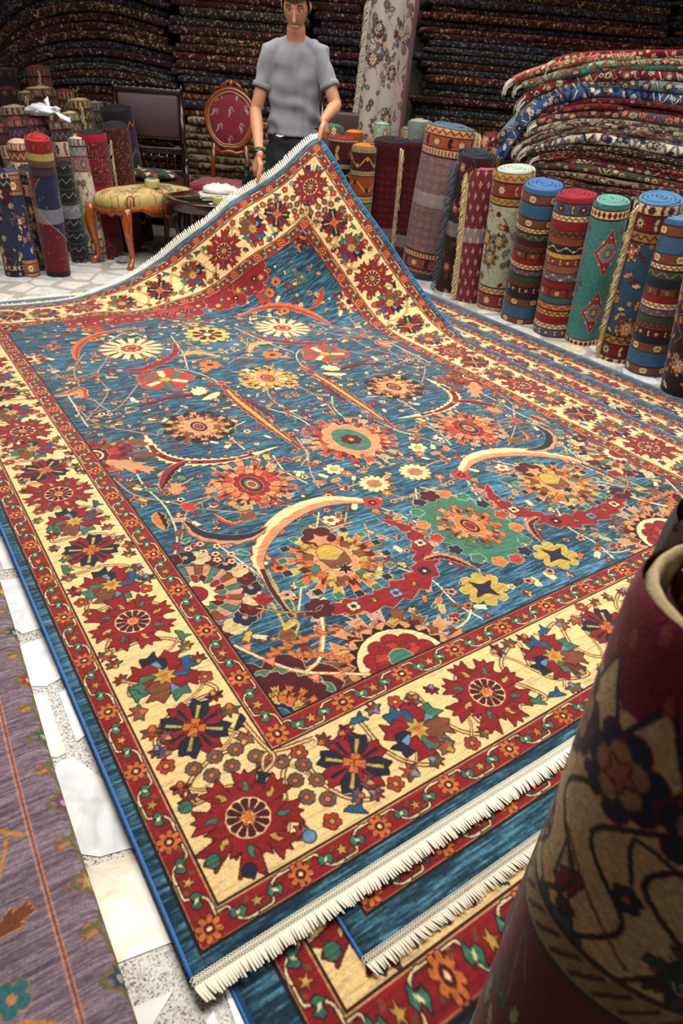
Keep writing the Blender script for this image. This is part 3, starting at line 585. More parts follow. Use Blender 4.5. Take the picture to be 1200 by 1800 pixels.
CL='''0 0 0 0 0 0 0 0 0 0 0 0 0 0 0 0 0 0 0 0 0 0 0 0 0 0 0 0 0 0 0 0 0 0 0 0 0 0 0 0 0 0 0 0 0 0 0 0 0 0 0 0 0 0 0 0 2 0 0 4 0 0 3 -1 0 1 -1 0 0 0 0 0 0 0 0 0 0 0 0 0 0 0 0 0 0 0 0 0 0 0 0 0 0 0 0 0 0 0 0 0 0 0 0 0 0 0 0 0 0 0 0 0 0 0 -1 0 0 -1 0 0 -1 0 0 -1 0 4 -1 0 10 -1 0 7 -1 0 4 -1 0 0 0 0 0 0 0 0 0 0 0 0 0 0 0 0 0 0 0 0 0 0 0 0 0 0 0 0 0 0 0 0 0 0 0 0 0 0 0 0 0 0 0 0 -1 0 0 -1 0 0 -1 0 0 -1 0 0 -2 -1 1 -2 -1 6 -2 0 6 -2 0 4 -2 0 1 0 0 0 0 0 0 0 0 0 0 0 0 0 0 0 0 0 0 0 0 0 0 0 0 0 0 0 0 0 0 0 0 0 0 0 0 -1 0 0 -1 0 0 -1 -1 0 -1 -1 0 -2 -1 0 -2 -1 0 -2 -1 0 -2 -1 0 -2 -1 1 -2 0 0 -2 0 0 0 0 0 0 0 0 0 0 0 0 0 0 0 0 0 0 0 0 0 0 0 0 0 0 0 0 0 0 0 0 0 0 0 -1 0 0 -1 0 0 -1 -1 0 -2 -1 0 -2 -1 0 -2 -1 0 -2 -1 0 -3 -1 0 -3 -1 0 -3 -1 0 -3 -1 0 -3 0 0 0 0 0 0 0 0 0 0 0 0 0 0 0 0 0 0 0 0 0 0 0 0 0 0 0 0 0 -1 0 0 -1 0 0 -1 0 0 -1 0 0 -2 -1 0 -2 -1 0 -2 -1 0 -3 -1 0 -3 -1 2 -3 -1 5 -3 -1 6 -3 -1 2 -3 -1 0 -3 0 1 0 0 0 0 0 0 0 0 0 0 0 0 0 0 0 0 0 0 0 0 0 0 0 0 -1 0 0 -1 0 0 -1 0 0 -1 0 0 -2 0 0 -2 -1 0 -2 -1 0 -3 -1 0 -3 -1 0 -4 -1 3 -4 -2 14 -4 -2 18 -4 -2 11 -4 -1 8 -3 -1 10 0 0 0 0 0 0 0 0 0 0 0 0 0 0 0 0 0 0 0 0 0 -1 0 0 -1 0 0 -1 0 0 -1 0 0 -2 0 0 -2 0 0 -2 -1 0 -3 -1 0 -3 -1 0 -4 -1 0 -5 -1 1 -5 -2 8 -5 -2 16 -5 -3 17 -5 -4 26 -5 -4 35 0 0 0 0 0 0 0 0 0 0 0 0 0 0 0 0 0 0 -1 0 0 -1 0 0 -1 0 0 -1 0 0 -2 0 0 -2 0 0 -3 0 0 -3 -1 0 -3 -1 0 -4 -1 0 -5 -1 0 -5 -1 0 -6 -2 0 -7 -2 6 -7 -3 20 -7 -7 48 -6 -10 68 0 0 0 0 0 0 0 0 0 0 0 0 0 0 0 -1 0 0 -1 0 0 -1 0 0 -1 0 0 -2 0 0 -2 0 0 -3 0 0 -3 0 0 -3 0 0 -4 -1 0 -5 -1 0 -5 -1 0 -6 -1 0 -7 -2 0 -7 -2 10 -8 -6 36 -7 -14 72 -7 -21 106 0 0 0 0 0 0 0 0 0 0 0 0 -1 0 0 -1 0 0 -1 0 0 -1 0 0 -2 0 0 -2 0 0 -3 0 0 -3 0 0 -4 0 0 -4 0 0 -5 0 0 -5 -1 0 -6 -1 0 -7 -1 0 -8 -3 9 -8 -6 31 -9 -17 70 -10 -31 116 -7 -37 150 0 0 0 0 0 0 0 0 0 -1 0 0 -1 0 0 -1 0 0 -1 0 0 -2 0 0 -2 0 0 -3 0 0 -3 0 0 -4 0 0 -4 0 0 -5 0 0 -5 0 0 -6 0 0 -7 -1 0 -8 -1 5 -9 -5 25 -10 -12 58 -10 -26 102 -11 -50 160 -9 -62 204 0 0 0 0 0 0 0 0 0 -1 0 0 -1 0 0 -1 0 0 -2 0 0 -2 0 0 -3 0 0 -3 0 0 -3 0 0 -4 0 0 -5 0 0 -5 0 0 -6 0 0 -7 0 0 -8 0 1 -9 -1 13 -10 -6 40 -10 -18 83 -11 -39 138 -12 -70 203 -14 -103 268 0 0 0 0 0 0 -1 0 0 -1 0 0 -1 0 0 -2 0 0 -2 0 0 -2 0 0 -3 0 0 -3 1 0 -4 1 0 -5 1 0 -5 1 0 -6 1 0 -7 0 0 -8 0 0 -9 0 5 -10 -3 27 -11 -13 67 -11 -36 124 -13 -72 192 -16 -116 265 -18 -157 335 0 0 0 0 0 0 -1 0 0 -1 0 0 -1 0 0 -2 0 0 -2 0 0 -3 1 0 -3 1 0 -4 1 0 -4 1 0 -5 1 0 -6 1 0 -6 1 0 -7 1 0 -8 0 1 -10 -2 17 -11 -12 55 -12 -35 113 -14 -73 182 -17 -121 256 -21 -169 329 -21 -204 396 0 0 0 -1 0 0 -1 0 0 -1 0 0 -2 0 0 -2 0 0 -3 1 0 -3 1 0 -4 1 0 -4 1 0 -5 1 0 -5 1 0 -6 1 0 -7 1 0 -8 1 0 -9 0 10 -11 -9 44 -12 -34 102 -15 -75 172 -18 -125 246 -22 -175 320 -23 -213 389 -21 -236 448 0 0 0 -1 0 0 -1 0 0 -2 0 0 -2 0 0 -2 1 0 -3 1 0 -4 1 0 -4 1 0 -5 1 0 -5 1 0 -6 1 0 -7 1 0 -7 1 0 -8 0 10 -10 -7 38 -13 -29 90 -16 -71 161 -20 -125 237 -23 -177 312 -26 -225 385 -27 -261 453 -25 -282 510 -1 0 0 -1 0 0 -1 0 0 -2 0 0 -2 1 0 -3 1 0 -3 1 0 -4 1 0 -4 1 0 -5 1 0 -6 1 0 -6 1 0 -7 1 1 -8 0 8 -9 -5 34 -12 -20 79 -16 -53 142 -20 -101 215 -23 -155 292 -27 -209 368 -30 -263 445 -33 -309 519 -34 -336 580 -1 0 0 -1 0 0 -1 0 0 -2 1 0 -2 1 0 -3 1 0 -4 1 0 -4 1 0 -5 1 0 -5 1 0 -6 1 0 -7 1 0 -7 0 8 -9 -3 30 -11 -16 71 -15 -41 127 -19 -77 194 -24 -122 265 -28 -172 339 -31 -226 416 -33 -283 495 -35 -334 571 -36 -362 631 -1 0 0 -1 0 0 -2 1 0 -2 1 0 -3 1 0 -3 1 0 -4 1 0 -5 0 0 -5 0 -2 -6 1 -1 -6 1 0 -7 1 5 -8 -3 27 -10 -13 65 -14 -35 118 -18 -69 182 -23 -113 252 -28 -162 325 -32 -210 398 -34 -253 468 -36 -301 542 -38 -348 615 -40 -386 683 -1 0 0 -1 1 0 -2 1 0 -2 1 0 -3 1 0 -3 1 0 -4 0 0 -5 0 0 -6 0 -5 -6 0 -1 -6 0 6 -7 -2 23 -9 -12 61 -12 -31 112 -17 -63 174 -22 -107 243 -28 -161 317 -35 -220 392 -40 -272 466 -39 -303 532 -39 -336 599 -40 -375 668 -41 -412 736 -1 0 0 -1 1 0 -2 1 0 -2 1 0 -3 1 0 -3 1 0 -4 0 0 -5 0 0 -6 0 2 -6 0 7 -7 -3 26 -9 -11 59 -11 -31 109 -16 -60 168 -21 -100 235 -26 -150 307 -33 -209 382 -39 -270 457 -44 -324 531 -46 -361 600 -45 -391 665 -44 -424 732 -45 -458 799 -1 1 0 -2 1 0 -2 1 0 -3 1 0 -3 1 0 -4 1 0 -4 0 0 -5 0 2 -6 -1 11 -6 -3 26 -8 -11 59 -11 -28 105 -15 -58 164 -19 -95 229 -25 -139 298 -30 -193 371 -37 -251 445 -43 -309 519 -49 -366 593 -52 -416 666 -54 -454 736 -54 -488 804 -53 -518 869 -1 1 0 -2 1 0 -2 1 0 -3 1 2 -3 1 4 -4 1 3 -5 1 2 -6 0 9 -6 -3 28 -8 -10 58 -10 -26 103 -14 -50 157 -18 -88 223 -24 -130 290 -29 -175 359 -34 -232 434 -41 -284 505 -49 -331 573 -55 -386 646 -57 -449 724 -60 -506 802 -61 -546 873 -57 -566 933 -2 1 0 -2 1 0 -3 1 1 -3 1 8 -4 1 16 -5 1 13 -5 2 7 -7 1 13 -7 -6 47 -9 -22 97 -13 -44 150 -17 -73 210 -23 -109 274 -28 -153 344 -34 -204 417 -40 -254 489 -47 -301 558 -57 -341 622 -66 -387 688 -65 -461 772 -61 -541 858 -62 -575 917 -53 -581 955'''
cl=np.array(CL.split(),float).reshape(25,23,3)/1000.
u=np.linspace(0,RW,28);v=np.linspace(0,RL,38);uu,vv=np.meshgrid(u,v,indexing='ij');Pg=np.array(RO)+uu[...,None]*np.array(DW)+vv[...,None]*np.array(DL);Pg[...,2]=.02;Pg[3:,15:]+=cl
def cr_up(A,n):
    A=np.concatenate([2*A[:1]-A[1:2],A,2*A[-1:]-A[-2:-1]]);t=np.linspace(0,len(A)-3-1e-9,n);i=t.astype(int);t=(t-i)[:,None,None];a,b,c,d=A[i],A[i+1],A[i+2],A[i+3]
    return .5*(2*b+(c-a)*t+(2*a-5*b+4*c-d)*t*t+(3*b-a-3*c+d)*t**3)
Pm=cr_up(np.swapaxes(cr_up(Pg,141),0,1),191).swapaxes(0,1);Pm[...,2]=np.maximum(Pm[...,2],.02)
# slight waviness of the wool along its edges
us=np.linspace(0,RW,141)[:,None];vs_=np.linspace(0,RL,191)[None];Pm[...,2]+=.0022*(np.sin(us*9+vs_*3)*np.sin(vs_*7.3-us*2)+1)
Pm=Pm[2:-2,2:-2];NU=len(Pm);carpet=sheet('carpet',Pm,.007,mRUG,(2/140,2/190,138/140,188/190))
tag(carpet,'large blue floral carpet with cream border, its far corner lifted by the man','carpet')
N0=np.tile([0,0,1.],(NU,1))
fringe(Pm[:,0],np.tile(-np.array(DL),(NU,1)),N0,.043,carpet)['label']='thick off-white fringe along the near end'
Tn=Pm[:,-1]-Pm[:,-3];Tn/=np.linalg.norm(Tn,axis=1,keepdims=True);Tu=np.gradient(Pm[:,-1],axis=0);Nn=np.cross(Tu,Tn);Nn/=np.linalg.norm(Nn,axis=1,keepdims=True)
fringe(Pm[:,-1],Tn,Nn,.046,carpet,.0135,.0023,3,0,.004,3)
sv=MB()
for e in (0,-1): sv.tube([Vector(p)+Vector((0,0,-.0025)) for p in Pm[e]],.0045,6)
sv.build('selvedge',mSEL,carpet)
def flat(label,u0,v0,W_,L_,z,seed,cu,cv,st=None):
    """rug lying flat: u0,v0 pattern origin, cu/cv plain edge trimmed off, st stretches the guard stripe of a coarser weave"""
    nu,nv=60,120;uu,vv=np.meshgrid(np.linspace(cu,W_,nu),cv+(L_-cv)*np.linspace(0,1,nv)**1.6,indexing='ij')
    P=np.array(RO)+(u0+uu)[...,None]*np.array(DW)+(v0+vv)[...,None]*np.array(DL);P[...,2]=z+.0006*np.sin(uu*9+seed)*np.sin(vv*9)
    o=sheet('carpet',P,.006,mRUG);tag(o,label,'carpet');N=np.tile([0,0,1.],(nu,1))
    ty=vv if st is None else np.interp(vv,*st);uv=np.stack([uu/W_,ty/L_*1.0],-1).reshape(-1,2);uv=np.concatenate([uv,uv]).astype(np.float32);me=o.data;idx=np.empty(len(me.loops),np.int32);me.loops.foreach_get('vertex_index',idx);me.uv_layers[0].data.foreach_set('uv',uv[idx].ravel())
    fringe(P[:,0],np.tile(-np.array(DL),(nu,1)),N,.036,o,.0056,.0012,seed,.014)
    fringe(P[:,-1],np.tile(np.array(DL),(nu,1)),N,.05,o,.012,.0022,seed+1,0,.002,2)
    s=MB()
    for e in (0,-1): s.tube([Vector(p)+Vector((0,0,-.003)) for p in P[e]],.004,6)
    s.build('selvedge',mSEL,o);return o
flat('second blue floral carpet lying directly under the lifted one, with a white near fringe',.278,-.092,2.69,3.85,.0125,5,.02,.014)
flat('lowest floral carpet of the three, its palmette border showing past the second fringe',.09,-.375,3.125,4.32,.0063,9,0,.06,([0,.06,.12,.232,.36,4.32],[0,.05,.063,.125,.25,4.32]))
# ---- reversed carpet along the left side, its edge folded over
def back_rug():
    C=Canvas(1.2,3.4,420,hx('6d5a66'),3);rs=C.rs;H,W=C.H,C.W
    n=rs.randn(H,W).astype(np.float32);Lk=34;c=np.cumsum(np.pad(n,((0,0),(Lk,Lk)),mode='wrap'),1);n=(c[:,Lk:Lk+W]-c[:,:W])/np.sqrt(Lk);lv=np.clip(.5+.3*n,0,1)[...,None];C.im[:]=hx('54424f')*(1-lv)+hx('8f7c86')*lv
    x1=1.2
    for x in (x1-.125,x1-.118): C.line([(x,0),(x,3.4)],.004,hx('c98a66'))
    C.line([(x1-.121,0),(x1-.121,3.4)],.003,hx('6e2f24'));C.line([(x1-.012,0),(x1-.012,3.4)],.006,hx('7c3a34'))
    for i in range(19):
        y=.09+i*.18;c=[SCA,BLU,GOL,hx('6a3f86'),TEA][i%5]*.85
        C.line(sm([(x1-.085,y-.09),(x1-.05,y-.075),(x1-.045,y-.03),(x1-.08,y),(x1-.045,y+.03),(x1-.06,y+.09)],24),.006,hx('55603a'),hx('7c5a3a'))
        C.poly(tf(star(6,.5,1.1,i),(x1-.05,y),0,.022),c,hx('7c4a3a'));C.poly(tf(disc(.008,6),(x1-.05,y)),IVO*.8)
        C.poly(tf(scallop(5,.014,.3),(x1-.075,y+.09)),SAL*.9,hx('7c4a3a'))
    for i in range(10):
        y=.05+i*.36;xx=x1-.13
        C.line(sm([(xx,y),(xx-.08,y+.05),(xx-.2,y+.02),(xx-.34,y+.1),(xx-.6,y+.05)],24),.010,hx('b07a3c'));C.line(sm([(xx-.03,y+.01),(xx-.06,y-.07),(xx-.1,y-.12)],9),.007,hx('b07a3c'))
        for k in range(5): C.poly(tf(scallop(5,.03,.35),(xx-.075-k*.13,y+(-.06 if k%2 else .09))),[TEA,hx('3c4a4a'),SCA,GOL,TEA][k],SAL*.9);C.poly(tf(disc(.009,6),(xx-.075-k*.13,y+(-.06 if k%2 else .09))),SAL)
        c=(xx-.13,y+.2);C.poly(tf(jagleaf(.15,.055,4,.5),(c[0]+.05,c[1]),2.9),SCA*.95,hx('6e2f24'));C.poly(tf(star(7,.01,.022),(c[0]-.03,c[1]+.005)),hx('5b3a70'),SAL);C.poly(tf(jagleaf(.07,.02,3),(c[0]+.05,c[1]),.35),BRN,SAL)
    H_=np.arange(H)[:,None];C.im*=(1+.10*((H_//1)%2)[...,None]-.05);C.grain(.02,.02,.09);return C
def left_rug():
    m=woven('reversed_wool',back_rug(),.85,.03,.5,500)
    a=Vector((-.285,.486,0));d=Vector((-.555,.832,0)).normalized()*1;n=Vector((-d.y,d.x,0))
    a=Vector(gp(205,1690,.022));b=Vector(gp(0,1028,.022));d=(b-a);d.z=0;d.normalize();n=Vector((-d.y,d.x,0));s0=a-d*1.2;s0.z=0
    prof=[(1.15,.034)]+[(1.15-.075*i,.036+.001*math.sin(i)) for i in range(1,15)]+[(.03,.040),(.018,.038),(.008,.033),(.001,.024),(0,.016),(.004,.008),(.012,.003),(.03,.002),(.10,.003),(.2,.0035)]
    L=[0];[L.append(L[-1]+math.hypot(prof[i][0]-prof[i-1][0],prof[i][1]-prof[i-1][1])) for i in range(1,len(prof))]
    nv=60;P=np.zeros((len(prof),nv,3));
    for i,(x,z) in enumerate(prof):
        for j in range(nv):
            t=j/(nv-1)*3.4;q=s0+d*t+n*(x+.004*math.sin(t*5));P[i,j]=(q.x,q.y,z+.0015*math.sin(t*7+x*4)*(z>.01))
    P=P[::-1];k=1.0
    V=P.reshape(-1,3);nu=len(prof);Lr=np.array(L)[::-1];U=1-(Lr[:,None]*0+ (np.array(L)[-1]-np.array(L))[::-1][:,None]*0);
    us=(np.array(L)/1.2)[::-1];uv=np.stack(np.broadcast_arrays(us[:,None],np.linspace(0,1,nv)[None]),-1).reshape(-1,2)
    F=[(i*nv+j,i*nv+j+1,(i+1)*nv+j+1,(i+1)*nv+j) for i in range(nu-1) for j in range(nv-1)]
    o=mk('carpet',V,F,m,None,uv);return tag(o,'purple-grey carpet lying back side up on the floor, its long edge folded under','carpet')
left_rug()
# ---------------------------------------------------------------- rolled carpets standing on end
def bands(seed,specs,w=.8,h=.86,px=330,tilt=0):
    C=Canvas(w,h,px,(.3,.1,.1),seed);rs=C.rs;y=0;tot=sum(s[0] for s in specs);
    for s in specs[::-1]:                                # listed from the top down
        H=s[0]/tot*h;t=s[1];c=s[2:];C.rect(0,y,w,y+H,c[0]);m=y+H/2
        if t not in('s',): C.line([(0,y+.002),(w,y+.002)],.004,MAR*.7);C.line([(0,y+H-.002),(w,y+H-.002)],.004,MAR*.7)
        if t=='z':
            n=int(w/max(.03,H*.9));xs=np.linspace(0,w,2*n+1);C.line([(x,m+H*.24*(1 if i%2 else -1)) for i,x in enumerate(xs)],H*.18,c[1])
        elif t=='h':
            n=max(4,int(w/(H*2.2)));
            for i in range(n):
                x=(i+.5)*w/n;C.poly(tf([(-1,0),(-.6,.7),(.6,.7),(1,0),(.6,-.7),(-.6,-.7)],(x,m),0,H*.46)*1.,c[1],INK);C.poly(tf([(-.7,0),(-.4,.35),(.4,.35),(.7,0),(.4,-.35),(-.4,-.35)],(x,m),0,H*.42),c[2],None)
        elif t=='f':
            n=max(4,int(w/(H*1.0)))
            for i in range(n):
                x=(i+.5)*w/n
                if i%2==0: C.poly(tf(star(8,.45,1),(x,m),0,H*.4),c[1],INK);C.poly(tf(disc(H*.1,6),(x,m)),c[-1],None)
                else:
                    for q in (-1,1): C.poly(tf(jagleaf(1,.35,2),(x,m),q*1.1+(0 if q>0 else 0),H*.42),c[2 if len(c)>2 else 1],INK)
        elif t=='d':
            n=max(4,int(w/(H*.7)))
            for i in range(n): C.poly(tf([(-.7,0),(0,1),(.7,0),(0,-1)],((i+.5)*w/n,m),0,H*.42),c[1],None);C.poly(tf([(-.3,0),(0,.5),(.3,0),(0,-.5)],((i+.5)*w/n,m),0,H*.42),c[2],None)
        elif t=='v':
            n=max(3,int(w/(H*1.6)));xs=np.linspace(0,w,n*8+1);C.line([(x,m+H*.26*math.sin(i*math.pi/4)) for i,x in enumerate(xs)],H*.1,c[1])
            for i in range(2*n): C.poly(tf(scallop(5,H*.15,.3),((i+.5)*w/2/n,m-H*.2*(1 if i%2 else -1))),c[2],None)
        elif t=='t':
            n=int(w/.018)
            for i in range(n): C.rect((i+.2)*w/n,m-H*.3,(i+.7)*w/n,m+H*.3,c[1])
        elif t=='r':                                     # scattered flowers
            scatter(C,rs,(0,y,w,y+H),c[0],c[1:],s[0])
        elif t=='G':                                     # grid of small gul shapes
            g=.045;
            for i in range(int(w/g)):
                for j in range(int(H/g)): x=(i+.5)*g;yy=y+(j+.5)*g;C.poly(tf([(-1,0),(-.5,.6),(.5,.6),(1,0),(.5,-.6),(-.5,-.6)],(x,yy),0,g*.38),None,c[1]);C.poly(tf([(-.5,0),(0,.5),(.5,0),(0,-.5)],(x,yy),0,g*.3),c[2 if (i+j)%2 else 1],None)
        elif t=='M':                                     # tall medallions
            n=3;g=w/n
            for i in range(n):
                x=(i+.5)*g
                for j in range(max(1,int(H/.26))):
                    yy=y+(j+.5)*H/max(1,int(H/.26));C.poly(tf(el(star(4,.62,1,math.pi/4*0,.5),.75,1.15),(x,yy),0,.12),c[1],IVO);C.poly(tf(scallop(8,.055,.2),(x,yy)),c[2],IVO);C.poly(tf(star(8,.015,.03),(x,yy)),c[3],INK)
                    for k in range(8): C.poly(tf(star(4,.4,1),(x+.062*math.cos(k*.785),yy+.09*math.sin(k*.785)),0,.012),IVO,None)
                    for k in range(10): C.poly(tf(star(4,.4,1),(x+g*.5+.05*math.cos(k*2.4),yy+H/2*.8*math.sin(k*1.7)),0,.017),c[1+k%3],INK)
        elif t=='K':                                     # hooked lattice
            g=.07
            for i in range(int(w/g)+1):
                for j in range(int(H/g)+1):
                    x=i*g+(g/2 if j%2 else 0);yy=y+j*g
                    C.line([(x-g*.4,yy-g*.5),(x,yy),(x-g*.4,yy+g*.5)],.01,c[1]);C.line([(x+g*.1,yy-g*.3),(x+g*.35,yy),(x+g*.1,yy+g*.3)],.006,c[2]);C.poly(tf([(-1,0),(0,1),(1,0),(0,-1)],(x+g*.1,yy),0,.011),c[3],None)
        elif t=='Z':                                     # stepped black and white
            for j in range(int(H/.12)+1):
                yy=y+j*.12;xs=np.arange(0,w+.04,.04);C.line([(x,yy+.02*(i%3)) for i,x in enumerate(xs)],.006,c[1]);
                for i in range(int(w/.03)): C.poly(tf([(-1,-.4),(1,.4),(.6,.9),(-1,.3)],((i+.5)*.03,yy+.07),0,.007),c[1],None)
        elif t=='W':                                     # wavy prayer arch in a second colour
            zz=np.linspace(y,y+H,30);xc=w*(.35+.22*np.sin((zz-y)/H*5.2+.6));C.poly(np.concatenate([np.stack([xc,zz],1),np.stack([xc+w*.33,zz],1)[::-1]]),c[1],c[2],2)
            for _ in range(70): C.poly(tf(star(4,.3,1),(rs.uniform(0,w),y+rs.uniform(0,H)),0,rs.uniform(.004,.011)),c[2] if rs.rand()<.5 else SAL,None)
        elif t=='P':                                     # crowded dashes
            for _ in range(int(w*H*2600)): C.poly(tf([(-1,-.2),(1,-.2),(1,.2),(-1,.2)],(rs.uniform(0,w),y+rs.uniform(0,H)),.9,.006),c[1+rs.randint(len(c)-1)],None)
        y+=H
    C.grain(.05,.02,.07,seed);return C
def scatter(C,rs,bx,ground,cols,dens=.1):
    x0,y0,x1,y1=bx;A=(x1-x0)*(y1-y0)
    for k in range(int(A*60)+2):
        x=rs.uniform(x0,x1);y=rs.uniform(y0,y1);fil(C,[(x,y),(x+rs.uniform(-.07,.07),y+.06),(x+rs.uniform(-.09,.09),y+rs.uniform(-.1,.12))],cols[k%len(cols)]*.8,.005)
    for k in range(int(A*190)+5):
        x=rs.uniform(x0+.01,x1-.01);y=rs.uniform(y0+.012,y1-.012);q=rs.randint(6);c=cols[rs.randint(len(cols))];d=cols[rs.randint(len(cols))]
        if q==0: flame(C,(x,y),rs.uniform(.04,.07),[c,d],8,(d,c,IVO),rs.uniform(0,1),INK)
        elif q<3: flower(C,(x,y),rs.uniform(.014,.028),c,d,6,INK)
        else: C.poly(tf(jagleaf(1,.3,3,.5),(x,y),rs.uniform(0,6.3),rs.uniform(.03,.06)),c,INK)
ROLLS=0
def roll(label,base,top,r,C,edge,group=None,fr=None,rise=.012,turns=5,name='carpet_roll',gain=1.,sq=1.,rough=.92,wrap=False,loose=0,sheetw=None):
    """carpet rolled up and stood on end: body with its woven pattern, spiral edge of the layers on top, bottom ring"""
    global ROLLS;ROLLS+=1;b=Vector(base);t=Vector(top);ax=t-b;Hh=ax.length;root=empty(name,b);tag(root,label,'rolled carpet',group)
    q=Vector((0,0,1)).rotation_difference(ax.normalized());root.rotation_mode='QUATERNION';root.rotation_quaternion=q
    m=woven('wool_'+str(ROLLS),C,rough,.1,.4,350,gain);n=40;rsd=random.Random(ROLLS);ph=rsd.uniform(0,6);dents=[rsd.uniform(-.03,.03) for _ in range(3)]
    rad=lambda a,z:r*(1+dents[0]*math.cos(2*a+ph)+dents[1]*math.cos(3*a)+.012*math.sin(z*9+ph)+(-.05*max(0,(z-(Hh-.03))/.03)**2)+ (-.04*max(0,(.02-z)/.02)))
    zs=[0,.008,.02]+[Hh*k/12 for k in range(1,12)]+[Hh-.03,Hh-.012,Hh];V=[];uv=[]
    for i,z in enumerate(zs):
        for j in range(n+1):
            a=2*math.pi*j/n+ph;V.append((rad(a,z)*math.cos(a),rad(a,z)*sq*math.sin(a),z));uv.append((j/n,z/Hh))
    F=[(i*(n+1)+j,i*(n+1)+j+1,(i+1)*(n+1)+j+1,(i+1)*(n+1)+j) for i in range(len(zs)-1) for j in range(n)]
    mk('rolled_body',V,F,m,root,uv)
    em=mat('edge_yarn',edge,.9,bump=.6,bscale=250,var=.12,vscale=30);N=int(turns*26);th=sheetw or r*.97/(turns+.6);mb=MB();V=[]
    for i in range(N+1):
        f=i/N;a=2*math.pi*turns*f+ph;rr=r*.985-((r*.97-th*.5)*f if sheetw is None else th*1.15*turns*f);h=rise*f+.004*math.sin(a*1.3+ph)+loose*f
        c=(math.cos(a),math.sin(a)*sq);g=th*.52
        for (x,z) in ((g,-.06),(g*.9,-.006),(g*.4,.004),(-g*.1,.004),(-g*.55,-.006),(-g*.6,-.06)): V.append(((rr-g+x)*c[0],(rr-g+x)*c[1],Hh+h+z))
    F=[(i*6+k,i*6+k+1,(i+1)*6+k+1,(i+1)*6+k) for i in range(N) for k in range(5)]+[(0,1,2,3,4,5),tuple(N*6+k for k in (5,4,3,2,1,0))]
    mb.add(V,F);mb.build('spiral_edge',em,root)
    mb=MB();mb.lathe((0,0,-.0005),[(r*.2,.01),(r*.9,.003),(r*.95,.0005),(r*.97,.012)],24,sq);mb.build('rolled_base',em,root)
    if wrap:
        z0=Hh*(.5 if wrap is True else wrap);mb=MB();mb.lathe((0,0,z0),[(r*1.035+.002,-.04),(r*1.03+.004,-.02),(r*1.04+.002,0),(r*1.03+.004,.025),(r*1.035+.002,.05)],32,sq,False);mb.build('film_band',mPLAS,root)
    if fr:
        fa,fl,fc,z0,z1=fr;mb=MB();k=int((z1-z0)*Hh/.009);qi=q.inverted();dd=(qi@Vector((math.cos(fa),math.sin(fa),0)));dd.z=0;dd.normalize();tt=Vector((-dd.y,dd.x,0))
        for i in range(k):
            z=z0*Hh+(z1-z0)*Hh*i/k;a=math.atan2(dd.y,dd.x);p=Vector((rad(a,z)*dd.x,rad(a,z)*sq*dd.y,z));ll=fl*rsd.uniform(.7,1.1);w_=rsd.uniform(-.3,.3)
            mb.tube([p,p+dd*ll*.5+tt*ll*(.5+w_)*.4+Vector((0,0,-ll*.05)),p+dd*ll*.75+tt*ll*w_+Vector((0,0,-ll*.5)),p+dd*ll*.72+tt*ll*w_*1.3+Vector((0,0,-ll*rsd.uniform(.7,1.0)))],[.0042,.0038,.003,.0015],4,False)
        mb.tube([Vector((rad(math.atan2(dd.y,dd.x),z*Hh)*dd.x*1.01,rad(math.atan2(dd.y,dd.x),z*Hh)*sq*dd.y*1.01,z*Hh)) for z in np.linspace(z0,z1,14)],.006,6)
        mb.build('fringe',mat('fringe_yarn',fc,.9),root)
    return root
def up_(b,px,py,z0=None):
    """top point of a roll: the height on the line of sight nearest straight above its base"""
    best=None
    for k in range(60):
        z=.55+k*.02;g=gp(px,py,z) if z<CH-.02 else None
        if g is None: break
        d=(Vector((g.x,g.y,0))-Vector((b.x,b.y,0))).length
        if best is None or d<best[0]: best=(d,g)
    return best[1]
def px_r(p,wpx): return wpx/2*((p-Vector((0,0,CH))).dot(RF))/FP
def stand(label,bx,by,tx,ty,wpx,C,edge,**k):
    t=k.pop('h',None);b=gp(bx,by,.0025)
    T=up_(b,tx,ty) if t is None else gp(tx,ty,t)
    r=px_r(T,wpx);d=Vector((b.x,b.y,0)).normalized();b=b+d*r*.9;T=T+Vector((0,0,0));return roll(label,b,T,r,C,edge,**k)
SR='rolled carpets standing along the right edge of the floor carpets'
W_=IVO*.92
stripe=lambda sd,a,b:bands(sd,[(.03,'s',a)]+b+[(.02,'s',a)])
OB=hx('2f5675');
B1=[(.06,'h',BRN,IVO,SAL),(.09,'s',OB),(.06,'h',BRN,IVO,SAL),(.035,'z',IVO,MAR),(.05,'v',DGR,GOL,BRN),(.035,'s',MAR),(.04,'z',BRN,INK),(.05,'f',BRN,GOL,MAR),(.035,'s',RED),(.04,'z',IVO,MAR),(.045,'v',hx('5d4a5c'),TEA,PNK),(.04,'s',DGR),(.04,'z',BRN,INK),(.05,'f',MAR,SAL,IVO),(.035,'s',NAVY),(.06,'h',BRN,IVO,SAL),(.09,'s',OB),(.055,'h',BRN,IVO,SAL)]
B2=[(.07,'f',hx('3c4a66'),RED,SAL,IVO),(.04,'z',IVO,MAR),(.05,'s',RED),(.05,'z',BRN,INK),(.04,'s',hx('7c3d2a')),(.055,'v',NAVY,IVO,IVO),(.03,'s',GOL),(.05,'f',hx('7c3022'),SAL,IVO),(.045,'s',hx('8a4a3a')),(.06,'v',hx('4c5468'),SAL,IVO),(.045,'s',RED),(.06,'f',hx('7c3022'),IVO,RED),(.04,'s',TEA*.9),(.05,'v',hx('a04c2c'),IVO,SAL),(.04,'z',GOL,INK),(.05,'s',RED),(.04,'z',IVO,MAR),(.055,'f',hx('4a5068'),SAL,IVO)]
stand('pink-topped rolled carpet patterned in maroon hooks, its pale fringe down one side',822,532,850,297,52,bands(21,[(1,'K',hx('5a2430'),RED,IVO,SAL)]),hx('a8485a'),group=SR,fr=(3.4,.05,IVO,.02,.98),wrap=.52)
